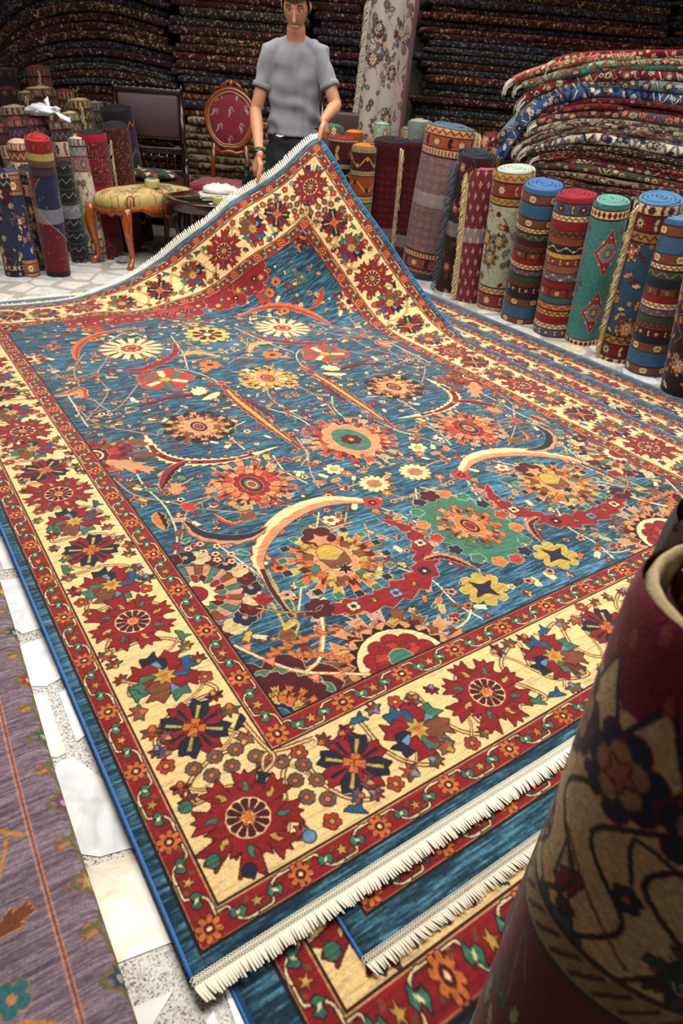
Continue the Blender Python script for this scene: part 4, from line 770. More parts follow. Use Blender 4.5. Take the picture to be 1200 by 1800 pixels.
stand('pale sage rolled carpet with yellow blossoms and beige borders at both ends',868,547,906,297,72,bands(22,[(.06,'z',GOL*.9,BRN),(.09,'f',hx('7c2a26'),IVO,SAL),(.05,'z',GOL*.9,BRN),(.55,'r',hx('9fa58a'),GOL,RED,hx('8a6a3c'),hx('6b7c5c')),(.05,'z',hx('b79a6a'),BRN),(.09,'f',hx('7c2a26'),IVO,SAL),(.05,'z',hx('b79a6a'),BRN)]),hx('a9b5aa'),group=SR)
stand('blue-topped rolled carpet with brown and blue kilim bands, beside the sage one',910,568,958,324,74,stripe(23,OB,B1),hx('41699c'),group=SR)
stand('scarlet-topped rolled carpet with red, grey and navy kilim bands',968,592,1016,341,76,stripe(24,RED,B2),hx('8c1a28'),group=SR)
stand('turquoise rolled carpet with red diamond medallions',1018,606,1076,352,66,bands(25,[(.03,'s',TEA),(.05,'d',IVO,SCA*.8,MAR),(.7,'M',hx('3a7470'),hx('8f2a2a'),hx('6c7c8c'),GOL),(.05,'d',IVO,SCA*.8,MAR)]),hx('5f9388'),group=SR)
stand('blue rolled carpet with white fringe down its side and red star-flower border',1078,636,1160,349,84,bands(26,[(.05,'f',W_,MAR,RED),(.08,'f',RED*.85,W_,W_,NAVY),(.05,'z',GOL*.8,MAR),(.5,'r',OB*.85,SAL,RED,GOL,IVO),(.05,'z',GOL*.8,MAR),(.08,'f',RED*.85,W_,W_,NAVY),(.05,'f',W_,MAR,RED)]),hx('436f92'),group=SR,fr=(3.5,.04,IVO,.02,.98))
stand('banded blue and brown rolled carpet next to the white-fringed blue one',1132,660,1206,380,84,stripe(27,OB,B1[:5]+[(.05,'s',NAVY)]+B1[7:]),hx('54749a'),group=SR)
stand('dark maroon rolled carpet with white blossoms at the frame edge, last in the row',1196,700,1262,420,84,bands(28,[(.1,'f',MAR,IVO,SAL),(.7,'r',hx('2a1418'),IVO,SAL,PNK)]),MAR,group=SR)
S2='rolled carpets standing behind the first row'
stand('tall mauve-grey rolled carpet with blue top and orange-red flowered end border',742,492,795,222,90,bands(31,[(.05,'z',hx('c08a58'),MAR),(.07,'f',hx('9c4430'),IVO,NAVY,SAL),(.045,'t',hx('c9a276'),hx('7c3a2a')),(.6,'G',hx('6f5357'),hx('80605e'),hx('62504f')),(.04,'t',hx('c9a276'),hx('7c3a2a')),(.07,'f',hx('7c3a30'),IVO,NAVY,SAL),(.03,'z',hx('9a6a4a'),MAR),(.05,'s',hx('30363f'))]),hx('47606f'),group=S2,turns=4,wrap=.55,fr=(-.3,.07,IVO,.86,.99))
stand('dark navy-topped rolled carpet with a smoky blue fringe hanging down it',792,515,838,270,66,bands(32,[(1,'r',hx('2a1216'),hx('7c3a2a'),MAR)]),hx('1f2433'),group=S2,fr=(3.5,.07,hx('4a555f'),.03,.95),wrap=.5)
BT=stand('flattened burgundy rolled carpet with white tag and long cream fringe, nearest the lifted edge',670,470,690,246,66,bands(33,[(.1,'z',hx('4a0f18'),hx('37090f')),(.7,'G',hx('4c0e18'),hx('641c22'),hx('2a0a10')),(.1,'z',hx('4a0f18'),hx('37090f'))]),hx('231a22'),group=S2,fr=(-1.1,.05,IVO,.2,.97),sq=.6,wrap=.3)
p=gp(660,300,.8);tb=MB();q=Vector(BT.location);dr=Vector((-q.x,-q.y,0)).normalized();zz=.86;ang=math.atan2(dr.y,dr.x)-.55;e_=Vector((math.cos(ang),math.sin(ang),0));qv=BT.rotation_quaternion;c_=qv.inverted()@e_;c_.z=0;c_.normalize();tb.box(c_*.062+Vector((0,0,zz)),(.045,.004,.06),math.atan2(c_.y,c_.x)+math.pi/2);tb.build('price_tag',mat('white_tag',hx('cfcfd2'),.5),BT)
stand('burgundy rolled carpet with arched lattice figure, between the tagged one and the mauve one',714,478,736,248,62,bands(34,[(.1,'z',hx('420c16'),hx('2a070c')),(.7,'G',hx('430c16'),hx('5c1a20'),hx('220a10')),(.1,'z',hx('420c16'),hx('2a070c'))]),hx('2c1e28'),group=S2,wrap=.25)
YB=[(.04,'t',IVO,INK),(.1,'v',MAR,GOL,GOL),(.03,'t',IVO,INK),(.12,'v',hx('8a3f1a'),GOL,MAR),(.04,'t',IVO,INK),(.2,'v',hx('62684a'),GOL,MAR),(.05,'t',IVO,INK),(.2,'v',hx('8a3f1a'),GOL,MAR)]
S3='rolled carpets clustered behind the lifted corner'
def far_roll(label,tx,ty,wpx,Y,C,edge,group,**k):
    t=at(tx,ty,Y);r=px_r(t,wpx);lx=k.pop('lean',0);b=Vector((t.x+lx,Y+.02,.0025));return roll(label,b,t,r,C,edge,group=group,**k)
far_roll('orange-topped rolled carpet with yellow and maroon scrolls',640,256,44,5.45,bands(41,YB),hx('c97a1e'),S3)
far_roll('crimson-topped rolled carpet with beaded bands beside the holding hand',603,243,52,5.6,bands(42,[(.02,'t',IVO,INK),(.12,'f',MAR,SCA*.8,GOL),(.03,'t',IVO,INK),(.12,'v',INK,GOL,GOL),(.5,'f',MAR,SCA,GOL)]),hx('8c1020'),S3)
far_roll('small orange-topped rolled carpet behind the crimson-topped one',622,232,34,5.95,bands(43,YB[3:]),hx('cf7a1c'),S3)
far_roll('small orange-topped rolled carpet behind the burgundy tagged one',660,243,34,6.0,bands(44,YB[2:]),hx('c46c20'),S3)
far_roll('dark green-topped rolled carpet right behind the man\'s hand',583,221,44,6.0,bands(45,[(1,'r',hx('3c5a46'),GOL,IVO)]),hx('3f6b54'),S3)
far_roll('mint-topped slender rolled carpet with floral border',672,218,30,5.95,bands(46,[(.1,'f',hx('7fa38c'),SAL,IVO),(.7,'r',hx('7a8f7c'),SAL,IVO)]),hx('86b09a'),S3)
far_roll('grey-green rolled carpet with a dotted band, behind the mauve one',738,213,42,5.7,bands(47,[(.1,'s',hx('6b736a')),(.06,'t',hx('9a9468'),INK),(.6,'G',hx('46545a'),hx('5c6a6c'),hx('3c4448'))]),hx('8b948c'),S3)
far_roll('patterned tan rolled carpet tilted with white tassel, beside the grey-green one',716,226,24,6.05,bands(48,[(1,'r',hx('8a7350'),NAVY,SAL)]),hx('77705f'),S3,fr=(-1.6,.05,IVO,.85,.99))
far_roll('crimson rolled carpet with open coils in front of the dark stacks',868,240,46,5.7,bands(49,[(1,'r',hx('5c0f1a'),IVO,SAL)]),hx('7c1220'),S3,loose=.02)
# three tall pale carpets standing on end
for i,(x,wp,lb,cc) in enumerate(((665,44,'tall pale carpet roll with grey leaf scrolls and ragged fringe, leftmost of three',hx('a59a92')),(690,40,'tall pale carpet roll with taupe flowers, middle one of three',hx('a0948c')),(712,32,'tall pale carpet roll with a rose stripe, rightmost of three',hx('94807c')))):
    t=at(x,100,6.25);t=Vector((t.x,6.3,1.78));r=px_r(t,wp);b=Vector((t.x-.09+.02*i,6.25,.0025))
    C=Canvas(.7,1.8,200,cc,60+i);scatter(C,C.rs,(0,0,.7,1.8),cc,[hx('7a6a66'),hx('8a7a74'),hx('6a5a58'),hx('b8aea2')])
    if i==2: C.rect(.1,0,.2,1.8,hx('6a4648'));
    roll(lb,b,t,r,C,hx('b0a698'),group='tall pale carpet rolls standing on end',fr=(3.3,.05,hx('b8b0a0'),.1,.98) if i==0 else None,wrap=.45)
# ---- rolls at the left
S4='rolled carpets crowded at the left'
PB=lambda s,a,b,c,g:bands(s,[(.05,'f',a,b,c),(.07,'z',c,a),(.1,'f',b,c,a),(.55,'r',g,a,b,c,IVO*.8),(.05,'f',a,b,c),(.06,'f',c,a,b)])
stand('navy rolled carpet with ivory scrolls and red medallions at the frame edge',32,487,-4,300,44,PB(70,hx('a09070'),MAR,NAVY,hx('23283c')),NAVY,group=S4)
stand('blue-topped rolled carpet with cream end bands and coral flowers on navy',56,487,15,300,33,bands(71,[(.03,'t',W_,RED),(.03,'d',W_,SCA*.8,MAR),(.09,'h',hx('8a4a34'),IVO,SAL),(.03,'d',W_,SCA*.8,MAR),(.5,'r',hx('1f2c50'),SAL,SAL,IVO,SCA*.8),(.03,'d',W_,SCA*.8,MAR),(.08,'h',hx('8a4a34'),IVO,SAL),(.03,'t',W_,RED)]),hx('28497c'),group=S4)
stand('slim navy rolled carpet with sprigs, its beige fringe hanging in front',80,476,44,294,26,PB(72,hx('8a7a60'),SAL,NAVY,hx('1c2438')),hx('3a3040'),group=S4,fr=(-1.0,.028,hx('8f7c5c'),.04,.98))
stand('peach-topped rolled carpet with pale orange flowers, behind the slim navy one',72,466,32,249,38,PB(73,hx('c89a80'),IVO,BRN,hx('b88a6c')),hx('c9a88c'),group=S4)
stand('crimson and navy prayer rolled carpet with scarlet tasselled top',104,487,66,243,46,bands(74,[(.08,'f',hx('7c141a'),SCA,SCA),(.05,'s',hx('a08c54')),(.04,'s',hx('57402c')),(.07,'t',hx('1b1a2c'),hx('57303c')),(.7,'W',hx('5c121f'),hx('1c2340'),IVO*.8),(.05,'s',hx('1b1622'))]),hx('a02620'),group=S4,rise=.03,wrap=.48)
stand('black rolled carpet with white stepped zigzags',142,462,109,288,32,bands(75,[(1,'Z',hx('16181c'),hx('a8a498'))]),hx('15151a'),group=S4,wrap=.55)
stand('pale grey and ivory floral rolled carpet, between black one and stool',172,460,138,243,38,PB(76,hx('97908a'),hx('8c5a58'),hx('6c6a70'),hx('b3a890')),hx('c2b49c'),group=S4)
stand('bright red rolled carpet with rows of fine white dashes, behind the stool',196,456,160,232,50,bands(77,[(.06,'s',hx('870f26')),(.1,'P',hx('540f18'),W_,SAL),(.1,'P',hx('5c1019'),W_),(.1,'P',hx('520f18'),SAL),(.16,'s',hx('8f0f28')),(.2,'P',hx('570f18'),MAR),(.2,'P',hx('470b12'),SAL)]),hx('24181a'),group=S4)
stand('brownish red rolled carpet sprinkled with pale dashes, behind the bright red one',232,443,202,220,46,bands(78,[(.4,'P',hx('431712'),SAL,W_),(.5,'P',hx('3d1410'),hx('6c2a20'))]),hx('1f1a1a'),group=S4,fr=(-1.7,.06,hx('a89878'),.35,.92))
stand('black-topped kilim rolled carpet with orange zigzag, nearest the leather armchair',246,425,203,190,56,bands(79,[(.05,'s',hx('0f0e12')),(.06,'z',hx('101014'),ORA),(.08,'s',hx('33143a')),(.1,'z',hx('2c1230'),GRN),(.1,'z',hx('1c1420'),W_),(.1,'z',hx('5c0f30'),TEA),(.1,'z',INK,ORA),(.1,'z',hx('2c1230'),W_),(.1,'z',hx('5c0f30'),GRN)]),hx('0f0f12'),group=S4)
LQ=[('rust-edged rolled carpet with brick florals, leftmost of second row',2,222,26,5.3,('5c2f2a','a07a60','3a2a2a','6c5a40'),'7c2f2c'),
('rust-edged rolled carpet with mauve florals, left of stepped crimson-topped one',27,209,36,5.3,('7a4a46','a48a78','33283a','6c4a44'),'7c2a2a'),
('stepped crimson-topped rolled carpet with pink border, under the white bag',66,205,42,5.35,('8a5a56','b09a88','3a2432','7c4c48'),'7a1a20'),
('rose-brown rolled carpet wrapped in film, right of the white bag',104,213,38,5.3,('85605a','c0a890','3a2c34','74504c'),'7c4c4a'),
('cream-topped low rolled carpet with brown lattice at the far left',24,188,50,5.75,('8a7a5c','5c4430','3a2a22','9a8860'),'a8946c'),
('tan and brown rolled carpet with tied cream fringe, front of upper cluster',139,176,42,5.7,('8c7448','5a3c24','3a2a1c','947c4c'),'9a845c'),
('beige-rimmed rolled carpet with dark border above the white bag',70,155,50,6.0,('6a4c34','a08a68','30201c','4c3024'),'a68f6c'),
('small crimson-topped rolled carpet behind the beige-rimmed one',112,160,34,6.1,('7a6a4c','5c2a24','3a2a22','6c5c40'),'7c1a28'),
('grey-tan rolled carpet at the end of the upper cluster by the armchair',167,181,28,6.0,('6a6458','4c4438','38322c','5c564a'),'7c7058'),
('maroon-topped rolled carpet with pale rim, second tier at far left',10,156,44,6.1,('3a1a1c','6a5a50','201418','2c1418'),'5c0f1e'),
('tall red-topped rolled carpet with purple-grey border, highest of the cluster',66,118,40,6.4,('6c4c40','6a4a5c','5a2a2c','64503c'),'8c1a22'),
('dark rolled carpet with grey top at the upper left corner',8,122,36,6.4,('2c1c20','4a4448','1c1418','24161a'),'3c3a44'),
('muted tan rolled carpet tied with cream cord, left of beige-rimmed one',44,163,26,5.85,('5c4c3a','8a7a60','2c2420','4a3c30'),'8c7a5c'),
('low buff rolled carpet tucked behind the rose-brown one',123,199,30,5.6,('8a7a5c','c0b090','4a3c30','94845f'),'b3a27c')]
for i,(lb,x,y,wp,Y,cs,e) in enumerate(LQ):
    far_roll(lb,x,y,wp,Y,PB(90+i,*[hx(c) for c in cs]),hx(e),'rolled carpets in the tiers behind',lean=.09,turns=4,fr=(-1.2,.05,hx('a89878'),.8,.98) if i in(5,10,12) else None,wrap=(i==3))
# rolls close to the camera at the right
C=Canvas(.95,1.0,420,hx('b4996c'),55);rs=C.rs
C.im*=1;scatter(C,rs,(0,0,.95,.9),IVO,[hx('1d2838'),hx('8c5238'),hx('20434a'),hx('6c1520'),hx('33241c')])
for k in range(14): C.line(sm([(k*.07,.56),(k*.07+.05,.64),(k*.07-.02,.72),(k*.07+.06,.8)],20),.007,hx('2c1f1a'))
C.rect(0,.885,.95,1.0,hx('680c1f'))
for k in range(12): C.poly(tf([(-1,-.8),(0,1.1),(1,-.8)],(k*.083,.872),0,.045),hx('b4996c'),hx('1d2038'),3)
for k in range(9):
    x=k*.106+.05;C.poly(tf(scallop(7,.058,.3),(x,.815)),hx('1d2038'),hx('6c1028'));C.poly(tf(scallop(5,.038,.3),(x,.815)),hx('8f6a44'),hx('2a3030'));C.poly(tf(star(5,.012,.024),(x,.815)),hx('8c5238'),MAR)
for k in range(30): C.poly(tf([(-.6,-1),(.6,-.7),(.3,1),(-.5,.8)],(k*.033,.925+.03*(k%3)),.2,.012),hx('7c3c34'),None)
C.rect(0,0,.95,.5,hx('5c0f1c'));C.rect(0,.5,.95,.56,hx('8c7450'))
for yy in (.5,.56): C.line([(0,yy),(.95,yy)],.01,hx('33211a'))
for k in range(30): C.line(sm([(k*.033-.02,.512),(k*.033,.53),(k*.033+.02,.548)],6),.007,hx('40291c'))
scatter(C,rs,(0,0,.95,.49),IVO,[hx('8f7a5c'),hx('6c1520'),hx('40443c'),hx('7c6a4c'),hx('a08c66')]);C.grain(.04,.01,.1)
FR=roll('large out-of-focus rolled carpet with beige florals and dark red top, closest to the camera',(.375,.385,.0025),(.405,.475,.90),.13,C,hx('a8936c'),turns=1.3,rise=-.012,sheetw=.017)
mb=MB();ax=Vector((.405,.475,.90))-Vector((.375,.385,.0025));b0=Vector((.375,.385,.0025))
mb.tube([b0+ax*.5,b0+ax*.988],.098,28,False);mb.tube([b0+ax*.5,b0+ax*.97],.06,20,False);o=mb.build('inner_layers',mat('inner_wool',hx('560b19'),.95,bump=.5));o.parent=FR;C_.view_layer.update();o.matrix_parent_inverse=FR.matrix_world.inverted()
roll('dark maroon rolled carpet standing just behind the close out-of-focus one',tuple(gp(1176,890,.9)+Vector((.1,-.056,-.8975))),tuple(gp(1180,885,.9)+Vector((.1,-.056,0))),.115,bands(57,[(1,'r',hx('33141a'),hx('5a3a34'),MAR)]),hx('4c3a38'),turns=3)
# ---------------------------------------------------------------- folded carpets in stacks
STR=0
def strip(ground,cols,seed,dash=False,w=1.5,h=.11):
    global STR;STR+=1;C=Canvas(w,h,300,hx(ground),seed);cs=[hx(c) for c in cols];rs=C.rs
    if dash:
        for k in range(int(w*h*3800)): C.poly(tf([(-1,-.7),(1,-.5),(.7,.8),(-.8,.6)],(rs.uniform(0,w),rs.uniform(0,h)),rs.uniform(0,3),rs.uniform(.004,.011)),cs[rs.randint(len(cs))],INK if k%3 else None)
    else:
        x=0
        while x<w:
            q=rs.randint(4);y=h*rs.uniform(.3,.7);c=cs[rs.randint(len(cs))];d=cs[rs.randint(len(cs))]
            if q==0: flame(C,(x,y),.035,[c,d],9,(d,c),0,INK)
            elif q==1: C.line(sm([(x-.04,h*.2),(x,h*.8),(x+.04,h*.2)],12),.011,c,INK)
            elif q==2: flower(C,(x,y),.026,c,d,6,INK)
            else: C.poly(tf(jagleaf(1,.35,3,.5),(x,y),rs.uniform(0,6),.055),c,INK)
            x+=rs.uniform(.03,.055)
    C.grain(.05,.02,.06,seed);return woven('strip_wool_%d'%STR,C,.93,.08,.4,300)
def folded(label,pts,th,m,depth,group,seed=0,tassel=None,n=28,arc=7,drape=0):
    P=sm([tuple(p) for p in pts],n);rs=np.random.RandomState(seed);T=np.gradient(P,axis=0);T/=np.linalg.norm(T,axis=1,keepdims=True)
    B=np.array([0,1.,0]);V=[];uv=[];L=np.concatenate([[0],np.cumsum(np.linalg.norm(np.diff(P,axis=0),axis=1))]);wob=np.interp(np.arange(n),np.arange(n//4+2)*4,rs.randn(n//4+2)*.010)
    off=rs.uniform(0,1);sc=rs.choice([.9,1.0,1.2])
    for i in range(n):
        b=B-T[i]*(B@T[i]);b/=np.linalg.norm(b);u=np.cross(b,T[i]);u=u if u[2]>0 or abs(u[2])<.2 else -u
        if u[2]<-.0: u=-u
        h=th/2*(1-.25*(i in(0,n-1)));dp=depth if not drape else min(depth,.10+max(0,L[i]-drape)*1.5);pr=[(dp,h)]
        for k in range(arc): a=math.pi/2-math.pi*k/(arc-1);pr.append((-h*.9*math.cos(a)+h+wob[i],h*math.sin(a)))
        pr.append((dp,-h))
        for k,(x,y) in enumerate(pr): V.append(P[i]+b*x+u*y);uv.append((L[i]/1.5*sc+off,[-.3,0,.15,.33,.5,.67,.85,1,1.3][k]))
    K=len(pr);F=[(i*K+k,(i+1)*K+k,(i+1)*K+k+1,i*K+k+1) for i in range(n-1) for k in range(K-1)]+[(i*K+K-1,(i+1)*K+K-1,(i+1)*K,i*K) for i in range(n-1)]+[tuple(range(K)),tuple((n-1)*K+k for k in range(K-1,-1,-1))]
    o=mk('folded_carpet',V,F,m,None,uv);tag(o,label,'folded carpet',group)
    if tassel is not None:
        mb=MB();p=Vector(P[0]);t=-Vector(T[0])
        for k in range(16):
            s=p+Vector((0,1,0))*(rs.uniform(-.01,.12))+Vector((0,0,rs.uniform(-.4,.4)*th));l=rs.uniform(.03,.06)
            mb.tube([s-t*.01,s+t*l*.5+Vector((0,0,-.01)),s+t*l*.75+Vector((0,0,-l*.5)),s+t*l*.7+Vector((0,rs.uniform(-.01,.01),-l))],[.005,.005,.004,.002],4,False)
        mb.build('tassels',tassel,o)
    return o
PILE=[ # (points in a close-up of the pile, thickness, ground, colours, dash, words, tassel)
([(345,45),(460,8),(620,-12),(900,-18),(1260,-20)],42,'7c1626',('caa77c','5c101c','c98a6a'),0,'crimson floral folded carpet, topmost visible at the pile',1),
([(75,165),(200,108),(400,52),(600,14),(900,-2),(1260,-2)],40,'b9604a',('cdbd9c','8c5a3c','c08a6c'),0,'salmon and cream folded carpet with red turned-back end',1),
([(140,188),(300,142),(450,96),(700,46),(900,34),(1260,36)],40,'7ba68c',('c0703c','cdbd9c','b04a34'),0,'mint folded carpet with orange floral end',1),
([(150,218),(400,132),(700,84),(1260,76)],32,'1d5c50',('2c7a68','7c3a2a'),0,'deep teal folded carpet under the mint one',0),
([(150,290),(250,222),(420,166),(600,134),(850,116),(1260,130)],55,'861a24',('cfc2a2','b3a88c','5c101a'),0,'red folded carpet with cream palmettes and beige draped end',1),
([(-10,560),(150,385),(300,262),(450,206),(650,176),(900,178),(1260,214)],58,'64808f',('cfc2a2','a8a08c','45505a'),0,'dusty light blue folded carpet draping far down',0),
([(-10,680),(60,560),(150,432),(300,312),(450,258),(650,234),(900,250),(1260,296)],62,'2b4c8a',('d6cfc0','b8b4b0','1d2440'),0,'cobalt blue folded carpet with white scrolls, draping to the floor rolls',0),
([(255,378),(400,324),(600,292),(900,304),(1260,350)],32,'5c131c',('7c2a24','3a0a12'),0,'plain dark red folded carpet just below the cobalt one',0),
([(250,402),(400,356),(600,328),(900,348),(1260,394)],34,'6a1a1e',('8c4a34','4a0f14'),0,'dark red folded carpet with rust sprigs',0),
([(232,432),(400,398),(600,374),(900,394),(1260,446)],56,'4a444c',('c0684c','b39a7c','8c4a3c'),0,'slate folded carpet with salmon palmettes and blue corner',1),
([(150,530),(300,466),(500,424),(800,434),(1260,492)],30,'9c8c76',('5c5048','c0b090'),0,'beige folded carpet with fine dark scrolls',0),
([(125,595),(300,502),(500,446),(800,462),(1260,524)],32,'8a7c6a',('2c2a2c','cdbfa0','5c2a24'),0,'beige and black folded carpet, thin',1),
([(190,566),(350,504),(600,480),(900,504),(1260,556)],28,'8c7a64',('7c2a2a','5c5c54'),0,'tan folded carpet with dull red flowers',0),
([(130,650),(300,560),(480,506),(800,514),(1260,586)],28,'77776c',('8c3a34','b0a488','4c5864'),0,'grey-beige folded carpet above the ivory one',0),
([(160,625),(350,566),(550,536),(800,560),(1260,640)],60,'d0c6b0',('2c3048','8c8478','6c7890'),0,'thick ivory folded carpet with navy scrolls',1),
([(170,640),(400,604),(600,606),(900,640),(1260,712)],38,'30181a',('a8906c','5c2428','1c1c28'),1,'dark brown folded carpet with tan flecks',0),
([(240,664),(450,634),(700,656),(1260,756)],32,'2c1214',('9c8464','641c20'),1,'blackish folded carpet with cream tuft at its end',1),
([(225,676),(480,656),(700,682),(1260,782)],28,'86141f',('c0a47c','5c0f18'),1,'bright red folded carpet with tan blossoms',0),
([(250,698),(500,690),(700,716),(1260,814)],32,'54202a',('c0b090','8c3a3c'),0,'maroon folded carpet with cream scroll band',0),
([(205,716),(400,720),(700,758),(1260,868)],44,'3a4234',('8c2a28','b8a46c','5c6048'),0,'dark olive folded carpet with yellow and red flowers',0),
([(235,762),(500,784),(800,838),(1260,905)],36,'7c6450',('b8a484','5c2024','2c2420'),0,'tan folded carpet near the foot of the pile',0),
([(300,800),(650,866),(900,900),(1260,950)],36,'4c1c1e',('a8906c','7c2a2c'),1,'dark red flecked folded carpet behind the roll tops',0),
([(300,838),(650,905),(900,940),(1260,990)],36,'3a2620',('a8906c','5c3a2c'),1,'brown flecked folded carpet lowest in the pile',0)]
TAS=mat('tassel_cotton',hx('c9c0ac'),.9)
for i,(pt,th,g,cs,ds,lb,ta) in enumerate(PILE):
    W3=[]
    for (x,y) in pt:
        X=880+x/3.75;Yp=100+y/3.75;Yd=5.35-.28*((X-880)/320);W3.append(at(X,Yp,Yd))
    tw=th/3.75/FP*4.9*.98;ml=sum((W3[k+1]-W3[k]).length for k in range(len(W3)-1))
    folded(lb,W3,tw,strip(g,cs,200+i,ds),1.1-.5*(W3[0].z<.6),'folded carpets in the large pile behind the standing rolls',i,TAS if ta else None,drape=.12 if pt[0][1]<500 else .45)
mb=MB();a=at(1010,345,5.75);mb.box((a.x+1.35,6.05,.17),(2.5,1.0,.34),0,.01);o=mb.build('pallet',mat('pallet_wood',hx('3a2c22'),.8),None,False);tag(o,'low dark wooden platform under the large pile of folded carpets','platform')
for k in range(5):
    pass
# background stacks
DARK=[('1c1012',('8c7a5c','5c1a1e','3a1a18')),('141318',('6c6454','2c3a5c','44201e')),('3a0f14',('a8906c','5c1a1e','1c0c10')),('241612',('94805c','6c3a20','3c1416')),('1a2230',('7c7464','4c5468','30181a')),('2e1a14',('7c4a28','a89064','200f0e')),('4a1518',('8c4a34','b0986c','280c0e')),('22211f',('6c6c60','8c8468','3a2220'))]
PALE=[('8a7a5e',('4c3a2a','a8986c')),('94866a',('5c4a38','6c5c44')),('7c6c54',('3c2c24','9c8c6c')),('a0916f',('6c4a34','867654'))]
mD=[strip(g,c,300+i,True) for i,(g,c) in enumerate(DARK)];mP=[strip(g,c,320+i,False) for i,(g,c) in enumerate(PALE)]
mR=strip('6c2a20',('94805c','3a1412'),340)
DN=['near-black','ink-dark','wine-dark','dark brown','dark slate','rust-brown','dark red','charcoal'];PN=['tan','buff','dusty brown','straw-coloured']
ORD=['lowest','second','third','fourth','fifth','sixth','seventh','eighth','ninth','tenth','eleventh','twelfth','thirteenth','fourteenth','fifteenth','sixteenth','seventeenth','eighteenth','nineteenth','twentieth']
def ordn(i): return ORD[i] if i<20 else 'twenty-'+['first','second','third','fourth','fifth','sixth','seventh','eighth','ninth'][i-20] if i<29 else 'thirtieth' if i==29 else 'thirty-'+['first','second','third','fourth','fifth','sixth','seventh','eighth','ninth'][i-30] if i<39 else 'fortieth'
def stack(x0,x1,Y,z0,th,n,pick,where,group,seed,bow=.0,slope=0.):
    rs=np.random.RandomState(seed);z=z0
    for i in range(n):
        t=th*rs.uniform(.8,1.25);k,m,nm=pick(i,rs);a=rs.uniform(-.07,.07);b=rs.uniform(-.07,.07);yo=rs.uniform(-.03,.03);zc=z+t/2
        f=i/n;pts=[(x0+a,Y+yo,zc-bow*f*1.2+slope*0),(x0+(x1-x0)*.3,Y+yo,zc-bow*f*.25),(x0+(x1-x0)*.65,Y+yo,zc+bow*f*.1),(x1+b,Y+yo,zc-bow*f*.15)]
        folded('%s folded carpet, %s from the floor in %s'%(nm,ordn(i),where),pts,t*1.02,m,.7,group,seed*100+i,None,18,5)
        z+=t
def pk_dark(i,rs): k=rs.randint(8);return k,mD[k],DN[k]
def pk_left(i,rs):
    if i<15: k=rs.randint(4);return k,mP[k],PN[k]
    if i in(15,17): return 0,mR,'brick red'
    return pk_dark(i,rs)
stack(-1.62,-.66,6.45,.10,.052,37,pk_left,'stack behind the chairs','folded carpets stacked behind the chairs',5)
stack(-3.3,-1.68,6.55,.10,.055,34,pk_dark,'bowed stack behind the left rolls','folded carpets in the bowed dark stack',6,.42)
stack(-.56,-.12,6.7,.10,.05,37,pk_dark,'narrow stack behind the man','folded carpets in the narrow dark stack',7)
stack(.34,2.3,6.8,.10,.048,38,pk_dark,'dark stack beside the tall pale rolls','folded carpets in the dark stack beside the tall pale rolls',8)
stack(2.36,4.2,6.9,.10,.05,38,pk_dark,'dark stack behind the big pile','folded carpets in the dark stack behind the big pile',9)
for (x0,x1,Y,lb) in ((-1.66,-.62,6.8,'stack behind the chairs'),(-3.4,-1.7,6.9,'bowed stack'),(-.6,-.1,7.05,'narrow stack behind the man'),(.3,2.35,7.15,'dark stack beside the pale rolls'),(2.38,4.25,7.2,'dark stack behind the big pile')):
    mb=MB()
    for k in range(6): mb.box(((x0+x1)/2,Y-.35+k*.13,.085),(x1-x0,.1,.025))
    for k in (0,.5,1): mb.box((x0+.06+(x1-x0-.12)*k,Y-.02,.037),(.09,.8,.07))
    o=mb.build('pallet',mat('pallet_boards',hx('4a3828'),.8),None,False);tag(o,'low wooden pallet under the '+lb,'pallet')
# clear film hanging by the narrow stack
V=[];n=10
for i in range(14):
    for j in range(n): V.append((-.12+.05*math.sin(i*.8)*.5+j*.016,6.28+.018*math.sin(j*2.1+i*.7),.35+i*.11))
o=mk('plastic_film',V,[(i*n+j,i*n+j+1,(i+1)*n+j+1,(i+1)*n+j) for i in range(13) for j in range(n-1)],mPLAS);tag(o,'crumpled clear plastic film hanging beside the tall pale rolls','plastic film')
# ---------------------------------------------------------------- furniture
def brocade():
    C=Canvas(.8,.8,420,hx('b59c5e'),81);rs=C.rs
    for k in range(90):
        x,y=rs.uniform(0,.8,2);a=rs.uniform(0,6.3);C.line(tf(sm([(-.03,0),(-.01,.02),(.02,.01),(.015,-.015),(0,-.008)],12),(x,y),a,1.5),.006,hx('6a5630'))
    for k in range(60):
        x,y=rs.uniform(.03,.77,2);
        for j in range(3): C.poly(tf(jagleaf(1,.25,2),(x,y),j*2.1+k,.05),hx('77703f'),None)
        c=[hx('7c3a3c'),hx('8c544c'),hx('5c6440')][k%3];C.poly(tf(scallop(6,.034,.35),(x,y)),c,hx('5c3a2c'));C.poly(tf(scallop(5,.02,.3),(x,y)),hx('b08c68'),hx('6c4a34'));C.poly(tf(disc(.008,6),(x,y)),c,None)
    C.grain(.03,.02,.06);return woven('rose_brocade',C,.75,.2,.3,400)
def cabriole(mb,x,y,z1,out,r=.026,foot=.03):
    o=Vector((out[0],out[1],0)).normalized();P=Vector((x,y,0))
    mb.tube([P+Vector((0,0,z1)),P+o*.004+Vector((0,0,z1-.04)),P+o*.022+Vector((0,0,z1*.78)),P+o*.012+Vector((0,0,z1*.55)),P-o*.012+Vector((0,0,z1*.3)),P-o*.012+Vector((0,0,z1*.12)),P+o*.012+Vector((0,0,.035)),P+o*.03+Vector((0,0,.012)),P+o*.03],[r*1.15,r*1.25,r*1.4,r*1.1,r*.8,r*.62,r*.8,r*1.0,r*.85],10)
